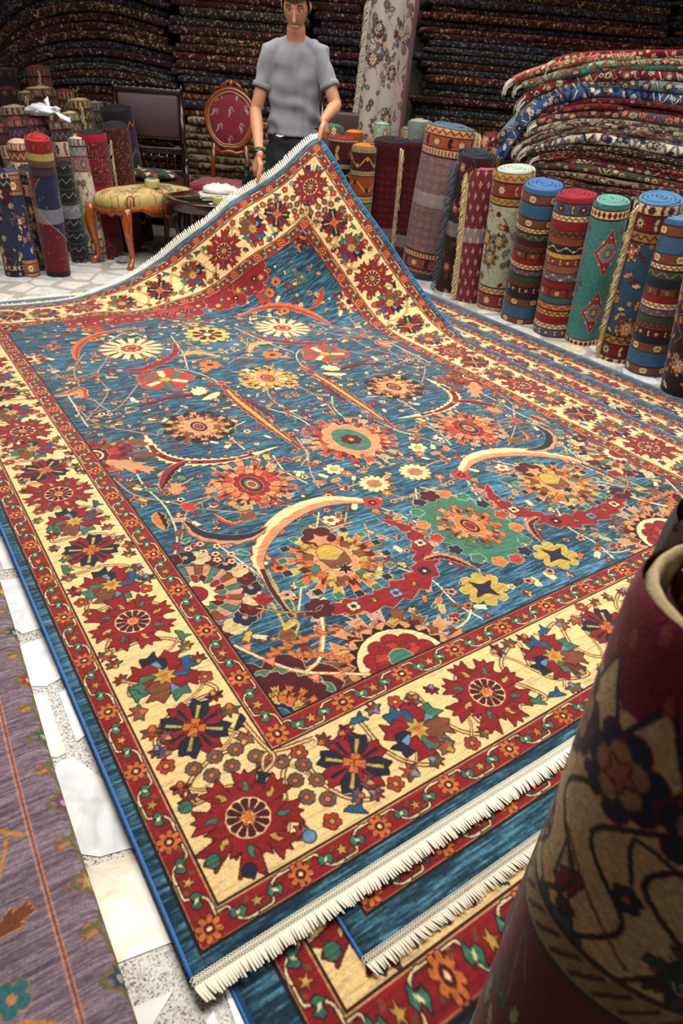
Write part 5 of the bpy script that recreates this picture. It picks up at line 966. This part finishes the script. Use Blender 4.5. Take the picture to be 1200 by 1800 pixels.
def stool():
    A=gp(172,462,0);B=gp(233,474,0);ex=Vector((1.0,.55,0)).normalized();ey=Vector((-.55,1.0,0)).normalized()
    c=(A+B)/2;ang=math.atan2(B.y-A.y,B.x-A.x);root=empty('upholstered_stool',(0,0,.0025));tag(root,'carved wooden stool with cabriole legs and yellow rose brocade seat','stool')
    W2=(B-A);D2=Vector((.36,.60,0));cen=A+W2/2+D2/2;root.location=(cen.x,cen.y,.0025)
    fx=[-W2/2-D2/2,W2/2-D2/2,W2/2+D2/2,-W2/2+D2/2]
    for f in fx:
        f=f*1.0;mb=MB();cabriole(mb,f.x,f.y,.40,f.normalized());mb.build('leg',mHONEY,root)
    for a,b in ((0,1),(1,2),(2,3),(3,0)):
        p,q=fx[a],fx[b];mb=MB();N=16;V=[]
        nrm=((p+q)/2).normalized()
        for i in range(N+1):
            t=i/N;x=p+(q-p)*t;dz=.05+.035*math.cos(2*math.pi*(t-.5))*(1 if a in(1,3) else .3)+.008*math.sin(t*25)
            for z,o in ((.40,.012),(.40-dz*.5,.02),(.40-dz,.012),(.40-dz,-.01),(.40,-.01)): V.append(x+nrm*o+Vector((0,0,z)))
        mb.add(V,[(i*5+k,i*5+(k+1)%5,(i+1)*5+(k+1)%5,(i+1)*5+k) for i in range(N) for k in range(5)])
        if a in(1,):
            m_=(p+q)/2+nrm*.026
            tt=(q-p).normalized()
            for k in range(-2,3):
                for s in (0,1): mb.tube([m_+tt*(k*.035)+Vector((0,0,.385)),m_+tt*(k*.04+.012)+nrm*.008+Vector((0,0,.355-.01*abs(k)*0)),m_+tt*(k*.03)+Vector((0,0,.32+.012*abs(k)))],[.008,.010,.004],6)
            mb.tube([m_+tt*-.03+Vector((0,0,.335)),m_+nrm*.012+Vector((0,0,.318)),m_+tt*.03+Vector((0,0,.335))],[.006,.014,.006],8)
        mb.build('apron',mHONEY,root)
    # cushion: superellipse plan, domed
    V=[];uv=[];n=40;rg=[(1.0,.39),(1.03,.405),(1.045,.43),(1.03,.455),(.97,.472),(.85,.487),(.65,.50),(.4,.508),(.15,.512)]
    for s,z in rg:
        for j in range(n):
            t=2*math.pi*j/n;cx,sy=math.cos(t),math.sin(t);g=1/((abs(cx)**4.5+abs(sy)**4.5)**(1/4.5));a,b=cx*g*.5*s*1.04,sy*g*.5*s*1.04
            p=W2*a+D2*b+Vector((0,0,z));V.append(p);uv.append((.5+a*.62,.5+b*.9))
    m=len(rg);F=[(i*n+j,i*n+(j+1)%n,(i+1)*n+(j+1)%n,(i+1)*n+j) for i in range(m-1) for j in range(n)]+[tuple((m-1)*n+j for j in range(n)),tuple(range(n-1,-1,-1))]
    mk('seat',V,F,brocade(),root,uv)
    mb=MB();mb.tube([W2*(math.cos(t)*.52*(1/((abs(math.cos(t))**4.5+abs(math.sin(t))**4.5)**(1/4.5))))+D2*(math.sin(t)*.52/((abs(math.cos(t))**4.5+abs(math.sin(t))**4.5)**(1/4.5)))+Vector((0,0,.403)) for t in np.linspace(0,2*math.pi,49)],.006,6);mb.build('piping',mat('gold_braid',hx('9c8450'),.6),root)
    return cen
SC=stool()
mTAPE=mat('parcel_tape',hx('b9ab6a'),.25,coat=.6);mTLAB=mat('tape_core_label',hx('1f2f66'),.5);mTW=mat('tape_core_ring',hx('d8d4c4'),.5)
def tape_roll(label,loc,tilt=0,r=.052,h=.05,lab=True):
    root=empty('tape_roll',loc);tag(root,label,'tape roll');root.rotation_euler=(tilt,0,0)
    mb=MB();mb.lathe((0,0,0),[(r*.62,0),(r*.98,0),(r,.003),(r,h-.003),(r*.98,h),(r*.62,h),(r*.62,0)],28,1,False);mb.build('tape',mTAPE,root)
    mb=MB();mb.lathe((0,0,0),[(r*.6,h+.001),(r*.72,h+.001),(r*.72,h-.004),(r*.6,h-.004),(r*.6,h+.001)],28,1,False);mb.build('core_ring',mTW,root)
    if lab:
        mb=MB();mb.lathe((0,0,0),[(.001,h-.001),(r*.6,h-.001),(r*.6,h-.003),(.001,h-.003)],28);l=mb.build('core_label',mTLAB,root)
        mb=MB()
        for k in range(4): mb.box((-.016+.009*k,.006*math.sin(k*2),h-.0002),(.012,.004,.001),.7)
        mb.build('label_print',mTW,l)
tape_roll('clear yellow parcel tape roll with blue core label on the stool seat',(SC.x+.06,SC.y-.04,.508),.06)
# leather armchair
def leather_chair():
    c=Vector((-1.70,5.78,0));root=empty('leather_armchair',(c.x,c.y,.0025),.22);tag(root,'dark carved armchair with oxblood leather back and seat, kilim cushion on it','chair')
    def P(n,mb,m=mDARKW,par=root): return mb.build(n,m,par)
    for sx in (-1,1):
        mb=MB();mb.tube([(sx*.24,.16,0),(sx*.245,.17,.42),(sx*.25,.22,.8),(sx*.245,.27,1.08)],[.02,.026,.024,.02],8);P('rear_leg',mb)
        mb=MB();mb.tube([(sx*.27,-.30,0),(sx*.265,-.30,.2),(sx*.27,-.29,.44),(sx*.275,-.27,.55),(sx*.275,-.25,.66)],[.018,.024,.026,.018,.02],8);P('front_leg',mb)
        mb=MB();mb.tube([(sx*.25,.21,.73),(sx*.27,.05,.68),(sx*.28,-.12,.67),(sx*.28,-.26,.665),(sx*.28,-.33,.645)],[.018,.02,.024,.028,.02],8,True,.6);P('armrest',mb)
        mb=MB();mb.tube([(sx*.265,-.28,.12),(sx*.245,.16,.12)],.012,6);P('stretcher',mb)
    mb=MB();mb.box((0,-.06,.385),(.53,.5,.07),0,.012);P('seat_rail',mb)
    mb=MB();mb.box((0,-.07,.455),(.52,.5,.08),0,.035);mb.build('seat',mLEATH,root)
    V=[];F=[];n,m_=16,10
    mb=MB();R=Matrix.Rotation(-.13,3,'X');mb.box((0,.225,.90),(.46,.05,.30),0,.02,R);mb.build('back_pad',mLEATH,root)
    mb=MB();mb.box((0,.155,.52),(.48,.03,.04),0,.006);mb.box((0,.185,.67),(.48,.03,.05),0,.006)
    for k in range(-3,4): mb.lathe((k*.06,.17,.54),[(.008,0),(.012,.03),(.006,.05),(.013,.08),(.008,.11)],8)
    P('lower_slats',mb)
    mb=MB();mb.box((0,.262,1.07),(.50,.035,.05),0,.01,R)
    for k in range(-4,5): mb.tube([(k*.05-.02,.25,1.09),(k*.05,.245,1.105+.012*(4-abs(k))*.6),(k*.05+.02,.25,1.09)],[.010,.013,.008],6)
    for sx in (-1,1): mb.tube([(sx*.25,.26,1.06),(sx*.255,.27,1.13)],[.02,.006],6)
    P('crest_rail',mb)
    mb=MB()
    for k in range(22): mb.lathe((-.22+k*.021,.165,.752),[(.0001,0),(.004,.001),(.004,.005),(.0001,.007)],6)
    mb.build('studs',mSTUD,root)
    # kilim cushion is a thing of its own
    C=Canvas(.5,.5,300,hx('1d3a34'),88)
    for j in range(6):
        for i in range(10): C.poly(tf([(-1,0),(-.3,.4),(0,1),(.3,.4),(1,0),(.3,-.4),(0,-1),(-.3,-.4)],(i*.055,j*.09),0,.04),[IVO,ORA*.7,INK,GRN*.8,IVO,RED*.7][(i+j)%6],INK)
    C.grain(.05,.02,.08);V=[];uv=[];n=32
    rg=[(.05,-.028),(.8,-.024),(.97,-.01),(1,0),(.97,.01),(.85,.022),(.5,.032),(.1,.036)]
    for s,z in rg:
        for j in range(n): t=2*math.pi*j/n;V.append((s*.20*math.cos(t),s*.19*math.sin(t),z));uv.append((.5+s*.4*math.cos(t),.5+s*.4*math.sin(t)))
    F=[(i*n+j,i*n+(j+1)%n,(i+1)*n+(j+1)%n,(i+1)*n+j) for i in range(len(rg)-1) for j in range(n)]+[tuple((len(rg)-1)*n+j for j in range(n)),tuple(range(n-1,-1,-1))]
    o=mk('cushion',V,F,woven('kilim_cushion_wool',C),None,uv);o.location=(c.x+.01,c.y-.05,.529);tag(o,'round flat kilim cushion in green, white and orange on the leather armchair','cushion')
leather_chair()
def red_chair():
    root=empty('ornate_chair',(-1.16,5.98,.0025),-.06);tag(root,'carved walnut side chair with crimson scroll-patterned oval back','chair')
    # shield shaped back
    def outline(s,k=40):
        o=[]
        for i in range(k):
            t=2*math.pi*i/k;x=math.sin(t);z=math.cos(t);wx=.195*(1+.10*z-.08*z*z);o.append((s*wx*x*(1 if abs(x)<.95 else 1),.20*z*(1+.06*abs(x))*s-.012*abs(math.sin(2*t))*s))
        return o
    B=lambda x,z,y=0:Vector((x,.20+.16*(z)+y,.92+z))
    mb=MB();q=outline(1.0);mb.tube([B(x,z) for x,z in q+q[:2]],.02,8,False);mb.build('back_frame',mWALNUT,root)
    mb=MB();q=outline(.90);mb.tube([B(x,z,-.014) for x,z in q+q[:2]],.008,6,False);mb.build('gilt_bead',mat('rubbed_gilt',hx('8a5a34'),.35,coat=.5),root)
    C=Canvas(.42,.42,420,hx('6c0d20'),91)
    for (x,y) in ((.12,.34),(.27,.36),(.35,.27),(.09,.24),(.22,.25),(.13,.14),(.31,.15),(.22,.06)):
        for a,g in ((.3,1.),(1.15,.7),(-.5,.75)): C.line(tf(sm([(-.012,0),(.010,.014),(.034,.004),(.028,-.012)],12),(x,y),a+x*5,g),.0065*g,hx('9c8a7c'),None)
        C.poly(tf(jagleaf(1,.3,2),(x-.01,y-.004),x*5+3.4,.03),hx('8c7464'),None)
    C.grain(.03,.02,.05);q=outline(.92,40);V=[B(0,0,-.03)];uv=[(.5,.5)]
    for s,d in ((.5,-.028),(.85,-.02),(1,-.002)):
        for x,z in q: V.append(B(x*s,z*s,d));uv.append((.5+x*s*2.3,.5+z*s*2.3))
    n=40;F=[(0,1+j,1+(j+1)%n) for j in range(n)]+[(1+i*n+j,1+(i+1)*n+j,1+(i+1)*n+(j+1)%n,1+i*n+(j+1)%n) for i in range(2) for j in range(n)]
    mk('back_panel',V,F,woven('crimson_damask',C,.7,.3),root,uv)
    mb=MB()
    for a in (-1,1):
        mb.tube([B(a*.10,.185),B(a*.06,.225),B(a*.02,.25),B(0,.235)],[.012,.015,.014,.008],8);mb.tube([B(a*.03,.20),B(a*.05,.235),B(a*.08,.215)],[.008,.011,.005],6);mb.tube([B(a*.14,.165),B(a*.12,.205),B(a*.09,.2)],[.007,.011,.006],6)
    mb.tube([B(0,.2),B(0,.26)],[.014,.02],8);mb.build('crest_carving',mWALNUT,root)
    for a in (-1,1):
        mb=MB();mb.tube([(a*.15,.17,.42),(a*.145,.18,.58),(a*.13,.17,.74)],[.022,.018,.018],8);mb.build('back_post',mWALNUT,root)
        mb=MB();cabriole(mb,a*.23,-.24,.42,(a,-1));mb.build('leg',mWALNUT,root)
        mb=MB();mb.tube([(a*.19,.19,.42),(a*.19,.2,.2),(a*.2,.26,0)],[.022,.018,.015],8);mb.build('leg',mWALNUT,root)
    mb=MB();mb.tube([(-.13,.175,.7),(-.06,.16,.675),(0,.16,.69),(.06,.16,.675),(.13,.175,.7)],[.014,.02,.024,.02,.014],8);mb.build('lower_carving',mWALNUT,root)
    mb=MB();mb.box((0,-.03,.40),(.50,.46,.06),0,.02);mb.build('seat_rail',mWALNUT,root)
    mb=MB();mb.box((0,-.03,.45),(.48,.44,.075),0,.035);mb.build('seat',mREDF,root)
red_chair()
def dark_chair():
    root=empty('leather_armchair',(-.16,6.05,.0025),.05);tag(root,'dark leather chair half hidden behind the man\'s arm','chair')
    mb=MB();mb.box((0,.2,.82),(.5,.06,.42),0,.025);mb.build('back_pad',mLEATH,root);mb=MB();mb.box((0,-.02,.43),(.5,.46,.1),0,.03);mb.build('seat',mLEATH,root)
    for a in (-1,1):
        for y in (-.22,.2): mb=MB();mb.tube([(a*.22,y,0),(a*.22,y,.42)],[.016,.024],8);mb.build('leg',mDARKW,root)
        mb=MB();mb.tube([(a*.25,.22,.35),(a*.255,.24,1.08)],.02,8);mb.build('back_post',mDARKW,root)
dark_chair()
def table():
    c=at(388,340,5.28);c=Vector((-1.10,5.22,0));root=empty('coffee_table',(c.x,c.y,.0025));tag(root,'round dark wooden coffee table with inset glass top between the chairs','table')
    mb=MB();mb.lathe((0,0,.40),[(.30,0),(.34,.012),(.345,.05),(.352,.062),(.35,.075),(.29,.075),(.29,.066),(.0,.066)],44);mb.build('tabletop',wood('mahogany_rim',(.16,.06,.03),(.26,.1,.05)),root)
    mb=MB();mb.lathe((0,0,.468),[(.0,0),(.287,0),(.287,.005),(.0,.005)],44);mb.build('glass_inset',mat('smoked_glass',(.06,.07,.07),.06,coat=1),root)
    mb=MB();mb.lathe((0,0,.09),[(.24,0),(.26,.012),(.26,.03),(.24,.035),(0,.035)],36);mb.build('lower_shelf',mDARKW,root)
    for k in range(4):
        a=.6+k*math.pi/2;mb=MB();cabriole(mb,.25*math.cos(a),.25*math.sin(a),.41,(math.cos(a),math.sin(a)),.022);mb.build('leg',mDARKW,root)
    return c
TC=table();TZ=.4765
mb=MB()
for k in range(7): mb.box((TC.x+.05+.006*math.sin(k*2),TC.y-.05+.008*math.cos(k*3),TZ+.004+k*.0045),(.26,.19,.0038),.3+.05*math.sin(k*1.7))
o=mb.build('paper_stack',mat('notebook_paper',hx('b8b4a8'),.7),None,False);tag(o,'small stack of papers and notebooks on the round table','papers')
V=[];n=24
for i,(s,z) in enumerate(((.1,0),(.9,.0),(1.02,.012),(.98,.03),(.75,.042),(.4,.05),(.1,.046))):
    for j in range(n): t=2*math.pi*j/n;w_=1+.08*math.sin(3*t+i)+.05*math.sin(7*t);V.append((TC.x+.055+.13*s*w_*math.cos(t),TC.y+.0+.085*s*w_*math.sin(t),TZ+.0365+z*(1+.25*math.sin(5*t+i*2))))
o=mk('plastic_bag',V,[(i*n+j,i*n+(j+1)%n,(i+1)*n+(j+1)%n,(i+1)*n+j) for i in range(6) for j in range(n)]+[tuple(6*n+j for j in range(n)),tuple(range(n-1,-1,-1))],mat('white_bag',hx('d4d2c8'),.45));tag(o,'crumpled white plastic bag lying on the paper stack','plastic bag')
tape_roll('clear parcel tape roll standing on the round table rim',(TC.x+.09,TC.y-.245,TZ),0,.045,.045,False)
root=empty('water_bottle',(TC.x+.235,TC.y+.02,TZ));tag(root,'matt black metal bottle on the round table','bottle')
mb=MB();mb.lathe((0,0,0),[(.032,0),(.034,.006),(.034,.14),(.03,.165),(.019,.185),(.018,.195)],24);mb.build('bottle_body',mat('black_metal',(.035,.035,.04),.4),root);mb=MB();mb.lathe((0,0,.195),[(.02,0),(.021,.004),(.021,.03),(.018,.034)],20);mb.build('cap',mat('black_cap',(.05,.05,.055),.5),root)
# white bag thrown over the left rolls
mb=MB();from mathutils import noise as nz
P0,P1=at(47,194,5.31),at(100,198,5.25);ns=30
V=[]
for i in range(13):
    f=i/12;c=P0.lerp(P1,f)+Vector((0,0,.012*math.sin(f*3.1)));w_=math.sin(math.pi*min(.97,max(.03,f)))**.5
    for j in range(ns):
        t=2*math.pi*j/ns;r=1+.35*nz.noise(Vector((i*.55,math.cos(t)*1.6,math.sin(t)*1.6)))+.18*nz.noise(Vector((i*1.7,math.cos(t)*4,math.sin(t)*4)));V.append(c+Vector((.02*math.sin(t*3+i),.075*w_*r*math.cos(t),.034*w_*r*math.sin(t))))
mb.add(V,[(i*ns+j,i*ns+(j+1)%ns,(i+1)*ns+(j+1)%ns,(i+1)*ns+j) for i in range(12) for j in range(ns)]+[tuple(range(ns-1,-1,-1)),tuple(12*ns+j for j in range(ns))])
mb.tube([at(86,192,5.26),at(84,183,5.26),at(81,176,5.27),at(84,170,5.28)],[(.007,.014),(.014,.008),(.017,.006),(.003,.003)],10);mb.tube([at(96,195,5.25),at(103,200,5.2),at(112,207,5.18),at(118,209,5.17),at(124,215,5.17)],[(.010,.025),(.006,.016),(.012,.028),(.009,.03),(.002,.012)],12);mb.tube([at(90,192,5.25),at(98,189,5.22),at(106,192,5.2)],[(.008,.01),(.01,.014),(.003,.006)],8)
o=mb.build('plastic_bag',mWHITEP);tag(o,'knotted white plastic bag lying across the tops of the left rolls','plastic bag')
for k,(x,y,s,lb) in enumerate(((213,462,.05,'twist of clear plastic wrap and string on the floor under the stool'),(262,440,.06,'crumpled clear wrap on the floor behind the stool'))):
    p=gp(x,y,.003);mb=MB();rr=random.Random(k)
    for j in range(9):
        q=[Vector((p.x,p.y,.008))]
        for i in range(4): q.append(Vector((p.x+rr.uniform(-s,s),p.y+rr.uniform(-s,s),rr.uniform(.006,s*1.0))))
        mb.tube(sm([tuple(a) for a in q],10),rr.uniform(.003,.006),5)
    o=mb.build('wrap_scrap',mat('scrap_plastic',(.7,.7,.72),.2,alpha=.6));tag(o,lb,'plastic scrap')
# ---------------------------------------------------------------- the man
def skinmat():
    m=mat('skin',hx('b07a5c'),.5,.4,var=.06,vscale=9,bump=.1,bscale=120);b=m.node_tree.nodes['Principled BSDF'];b.inputs['Subsurface Weight'].default_value=.08;b.inputs['Subsurface Radius'].default_value=(.01,.004,.002);return m
mSKIN=skinmat()
def cap(mb,pts,r,n=12,up=None):
    """tapered limb with rounded ends"""
    P=[Vector(p) for p in pts];a=(P[1]-P[0]).normalized();b=(P[-1]-P[-2]).normalized();g=lambda x:x if isinstance(x,(tuple,list)) else (x,x);r=[g(x) for x in r];S=lambda q,f:(q[0]*f,q[1]*f)
    m0=min(r[0]);m1=min(r[-1]);mb.tube([P[0]-a*m0*.9,P[0]-a*m0*.6]+P+[P[-1]+b*m1*.6,P[-1]+b*m1*.9],[S(r[0],.35),S(r[0],.8)]+r+[S(r[-1],.8),S(r[-1],.35)],n,True,1.,up)
def remesh(mb,name,vox,mt,parent,smooth=3,post=None,drop=None):
    o=mb.build(name+'_tmp',None);md=o.modifiers.new('r','REMESH');md.mode='VOXEL';md.voxel_size=vox;md.use_smooth_shade=True
    s=o.modifiers.new('s','SMOOTH');s.iterations=smooth;s.factor=.5;dg=C_.evaluated_depsgraph_get();e=o.evaluated_get(dg);me=D.meshes.new_from_object(e);D.objects.remove(o)
    k=len(me.vertices);co=np.empty(k*3,np.float32);me.vertices.foreach_get('co',co);co=co.reshape(-1,3)
    if post is not None: co=post(co);me.vertices.foreach_set('co',co.ravel())
    me.materials.clear();me.materials.append(mt);me.polygons.foreach_set('use_smooth',np.ones(len(me.polygons),bool));me.update();o=D.objects.new(name,me);COL.objects.link(o);o.parent=parent;return o
def person():
    root=empty('person',(-.50,4.93,.0025));tag(root,'standing man in grey t-shirt and black trousers lifting the carpet corner','person')
    O_=Vector((-.50,4.93,.0025));L=lambda p:Vector(p)-O_
    sR=at(459,88,4.93);sR=Vector((-.655,4.93,1.375));sL=Vector((-.375,4.93,1.385))
    eR=at(449,196,4.87);wR=at(456,272,4.53)
    eL=at(590,186,4.83);wL=at(569,211,4.60)
    mb=MB()
    def leg(s):
        cap(mb,[L((-.50+s*.09,4.94,.88)),L((-.50+s*.10,4.92,.7)),L((-.50+s*.105,4.91,.5)),L((-.50+s*.105,4.94,.28)),L((-.50+s*.11,4.95,.09))],[.07,.066,.05,.048,.036],14)
        cap(mb,[L((-.50+s*.11,4.96,.05)),L((-.50+s*.115,4.86,.045)),L((-.50+s*.12,4.78,.035))],[(.035,.036),(.03,.042),(.02,.038)],10)
    leg(-1);leg(1)
    U=(0,1,0)
    cap(mb,[L((-.5,4.94,.9)),L((-.505,4.94,1.03)),L((-.51,4.94,1.2)),L((-.51,4.945,1.34)),L((-.51,4.945,1.41))],[(.085,.13),(.075,.115),(.085,.13),(.08,.13),(.05,.08)],18,U)
    cap(mb,[L((-.51,4.945,1.36)),L((-.51,4.92,1.44)),L((-.51,4.90,1.49))],[.075,.058,.056],12)
    for s,e,w_ in ((sR,eR,wR),(sL,eL,wL)):
        a=Vector(s);e=Vector(e);w_=Vector(w_);
        cap(mb,[L(a),L(a.lerp(e,.35)),L(a.lerp(e,.8)),L(e),L(e.lerp(w_,.25)),L(e.lerp(w_,.6)),L(w_)],[.044,.043,.040,.037,.040,.033,.0245],14)
    # head, bent forward to look at the carpet
    hc=Vector((-.51,4.87,1.585));Rm=Matrix.Rotation(.42,3,'X')
    H=lambda x,y,z:L(hc+Rm@Vector((x,y,z)))
    V=[];ns=22
    for i in range(15):
        t=math.pi*(i/14);z=.118*math.cos(t);rr=math.sin(t)
        for j in range(ns):
            a=2*math.pi*j/ns;x=.074*rr*math.cos(a);y=.095*rr*math.sin(a)
            if z<0: x*=1-.22*(-z/.118);y=y*(1-.12*(-z/.118)) if y<0 else y*(1-.35*(-z/.118))
            V.append(H(x,y-.0,z))
    mb.add(V,[(i*ns+j,i*ns+(j+1)%ns,(i+1)*ns+(j+1)%ns,(i+1)*ns+j) for i in range(14) for j in range(ns)])
    cap(mb,[H(0,-.088,.02),H(0,-.104,-.015),H(0,-.112,-.03)],[.008,.011,.014],8);cap(mb,[H(-.022,-.088,-.062),H(0,-.096,-.062),H(.022,-.088,-.062)],[.005,.008,.005],8);cap(mb,[H(-.022,-.083,-.073),H(0,-.092,-.074),H(.022,-.083,-.073)],[.005,.009,.005],8)
    for s in (-1,1): cap(mb,[H(s*.055,-.073,.033),H(s*.03,-.088,.037),H(s*.014,-.090,.032)],[.006,.009,.006],8);cap(mb,[H(s*.076,.008,.025),H(s*.084,.015,.0),H(s*.076,.005,-.025)],[(.012,.006),(.018,.007),(.010,.006)],8)
    # hands: palm, thumb in front of the carpet, four fingers curled behind its edge
    def hand(w_,kn,across,thumb,curl):
        """w_ wrist; kn centre of the knuckle row; across index to little finger; thumb joints; curl joint directions of the fingers"""
        d=(kn-w_).normalized();nn=across.cross(d).normalized()
        cap(mb,[L(w_),L(w_.lerp(kn,.45)),L(kn)],[(.020,.027),(.018,.037),(.014,.042)],14,nn)
        for i,(ln,r) in enumerate(((.078,.0098),(.085,.0100),(.080,.0096),(.064,.0085))):
            p=[kn+across*(-.028+.019*i)-d*.004*abs(i-1.2)];sp=(i-1.2)*.08
            for sg,c in zip((.42,.32,.26),curl): p.append(p[-1]+(c+across*sp).normalized()*ln*sg)
            cap(mb,[L(q) for q in [p[0]-d*.022]+p],[r*1.1,r*1.12,r,r*.95,r*.78],8)
        th=[w_.lerp(kn,.2)]+thumb;cap(mb,[L(q) for q in th],[.016,.0165,.0135,.0095],10)
        return th
    n=lambda *a:Vector(a).normalized()
    hand(wR,at(447,298,4.53),n(-.45,.85,.1),[at(458,291,4.470),at(455,307,4.452),at(452,320,4.446)],(n(.1,.35,-.9),n(.45,.35,-.8),n(.9,.1,-.35)))
    hand(wL,at(573,232,4.585),n(.35,.9,-.1),[at(565,226,4.53),at(562.5,238,4.512),at(561,247,4.500)],(n(-.05,.3,-.95),n(-.5,.35,-.7),n(-.9,.1,-.2)))
    body=remesh(mb,'body',.0045,mSKIN,root,2)
    # t-shirt
    tb=MB();U=(0,1,0)
    tb.tube([L((-.505,4.935,.925)),L((-.505,4.935,.94)),L((-.505,4.935,1.0)),L((-.508,4.94,1.1)),L((-.51,4.94,1.2)),L((-.51,4.945,1.3)),L((-.51,4.945,1.375)),L((-.51,4.945,1.42)),L((-.51,4.935,1.445))],[(.118,.168),(.120,.171),(.114,.163),(.112,.158),(.118,.166),(.115,.17),(.098,.155),(.078,.105),(.066,.072)],24,True,1.,U)
    for s,e in ((sR,eR),(sL,eL)):
        a=Vector(s);e=Vector(e);d=(e-a).normalized();x=a+d*.215;inn=Vector((-.51,4.945,1.37))
        tb.tube([L(inn.lerp(a,.3)),L(inn.lerp(a,.75)),L(a+d*.02),L(a+d*.09),L(a+d*.15),L(x-d*.012),L(x)],[.065,.064,.062,.056,.054,.0565,.057],16)
    from mathutils import noise
    def wr(co):
        o=co.copy()
        for i in range(len(co)):
            x,y,z=[float(q) for q in co[i]];w_=max(0,min(1,(1.22-z)/.25));v=Vector((x*4,y*4,z))
            # diagonal drag folds towards the hem, long soft folds down the chest
            f=1.2*math.sin((z*42+x*16+noise.noise(Vector((x*5,y*5,z*7)))*4))*w_*.011+noise.noise(Vector((x*26,y*14,z*4)))*.015*(1-.5*w_)+noise.noise(Vector((x*9,y*9,z*13)))*.014+.004
            c=Vector((x-(-.01),(y)*1.6,0));l=c.length or 1;o[i,0]+=c.x/l*f;o[i,1]+=c.y/l*f
        return o
    mT=mat('grey_jersey',hx('77787e'),.85,.2,bump=.15,bscale=500,sheen=.2)
    remesh(tb,'shirt',.008,mT,root,4,wr)
    for s,e in ((sR,eR),(sL,eL)):
        a=Vector(s);e=Vector(e);d=(e-a).normalized();q=MB();q.tube([L(a+d*.188),L(a+d*.19),L(a+d*.214),L(a+d*.217)],[.0555,.0595,.0605,.056],20,False);q.build('sleeve_hem',mT,root)
    tr=MB()
    tr.tube([L((-.5,4.94,.80)),L((-.5,4.94,.88)),L((-.5,4.94,.965)),L((-.5,4.94,.985))],[(.115,.17),(.118,.172),(.11,.162),(.10,.15)],20,True,1.,U)
    for s in (-1,1): tr.tube([L((-.50+s*.088,4.94,.86)),L((-.50+s*.10,4.92,.7)),L((-.50+s*.107,4.91,.5)),L((-.50+s*.107,4.94,.28)),L((-.50+s*.11,4.95,.10))],[.098,.092,.072,.065,.06],16)
    remesh(tr,'trousers',.010,mat('black_denim',hx('191a1e'),.8,bump=.3,bscale=300),root,3,lambda co:co+np.stack([.004*np.sin(co[:,2]*55+co[:,0]*20),.004*np.sin(co[:,2]*47+co[:,0]*9),0*co[:,0]],1).astype(np.float32))
    q=MB();q.tube([L((-.60,4.795,.93)),L((-.575,4.78,.925)),L((-.56,4.785,.93))],[(.004,.012),(.006,.016),(.004,.01)],8);q.build('pocket_lining',mat('pocket_cloth',hx('c4c6cc'),.8),root)
    for s in (-1,1):
        q=MB();cap(q,[L((-.50+s*.11,4.99,.04)),L((-.50+s*.115,4.88,.045)),L((-.50+s*.125,4.76,.032))],[(.04,.040),(.04,.048),(.028,.044)],12);q.build('shoe',mat('black_shoe',hx('141416'),.5),root)
    w1=Vector(wR);d=(Vector(wR)-Vector(eR)).normalized();q=MB();q.tube([L(w1-d*.034),L(w1-d*.032),L(w1-d*.010),L(w1-d*.008)],[.0265,.030,.029,.0255],18,False)
    wt=q.build('wristwatch',mat('watch_strap',hx('101012'),.45),root);q=MB();q.box(L(w1-d*.021+Vector((-.012,-.026,0))),(.030,.012,.032),.3,.004);q.build('watch_case',mat('watch_case',hx('1a1a1e'),.2,coat=.6),wt)
    # hair
    q=MB();V=[];ns=26
    for i in range(11):
        t=math.pi*.58*(i/10);z=.128*math.cos(t);rr=math.sin(t)
        for j in range(ns):
            a=2*math.pi*j/ns;x=.082*rr*math.cos(a);y=.103*rr*math.sin(a)+.006;zz=z
            if y<-.03: zz=max(z,.062+.006*math.sin(j*3))
            k=1+.025*math.sin(j*5+i*3);V.append(H(x*k,y*k,zz))
    q.add(V,[(i*ns+j,i*ns+(j+1)%ns,(i+1)*ns+(j+1)%ns,(i+1)*ns+j) for i in range(10) for j in range(ns)]);q.build('hair',mat('dark_hair',hx('1c1511'),.9,.1,bump=.8,bscale=150),root)
    for s in (-1,1):
        q=MB();q.lathe((0,0,0),[(.0001,-.010),(.007,-.007),(.010,0),(.007,.007),(.0001,.010)],14);e=q.build('eye',mat('eye_white',hx('d8d0c8'),.2),root);e.location=H(s*.031,-.0755,.014)
        q=MB();q.lathe((0,0,0),[(.0001,0),(.0055,0),(.005,.002),(.0001,.0025)],12);i_=q.build('iris',mat('iris_brown',hx('2a1a10'),.2),e);i_.rotation_euler=(1.9,0,0);i_.location=(0,-.0088,-.003)
        q=MB();q.tube([H(s*.05,-.083,.040),H(s*.033,-.094,.045),H(s*.016,-.095,.040)],[.003,.004,.003],6);q.build('eyebrow',mat('brow_hair',hx('1c1511'),.7),root)
    return body
person()
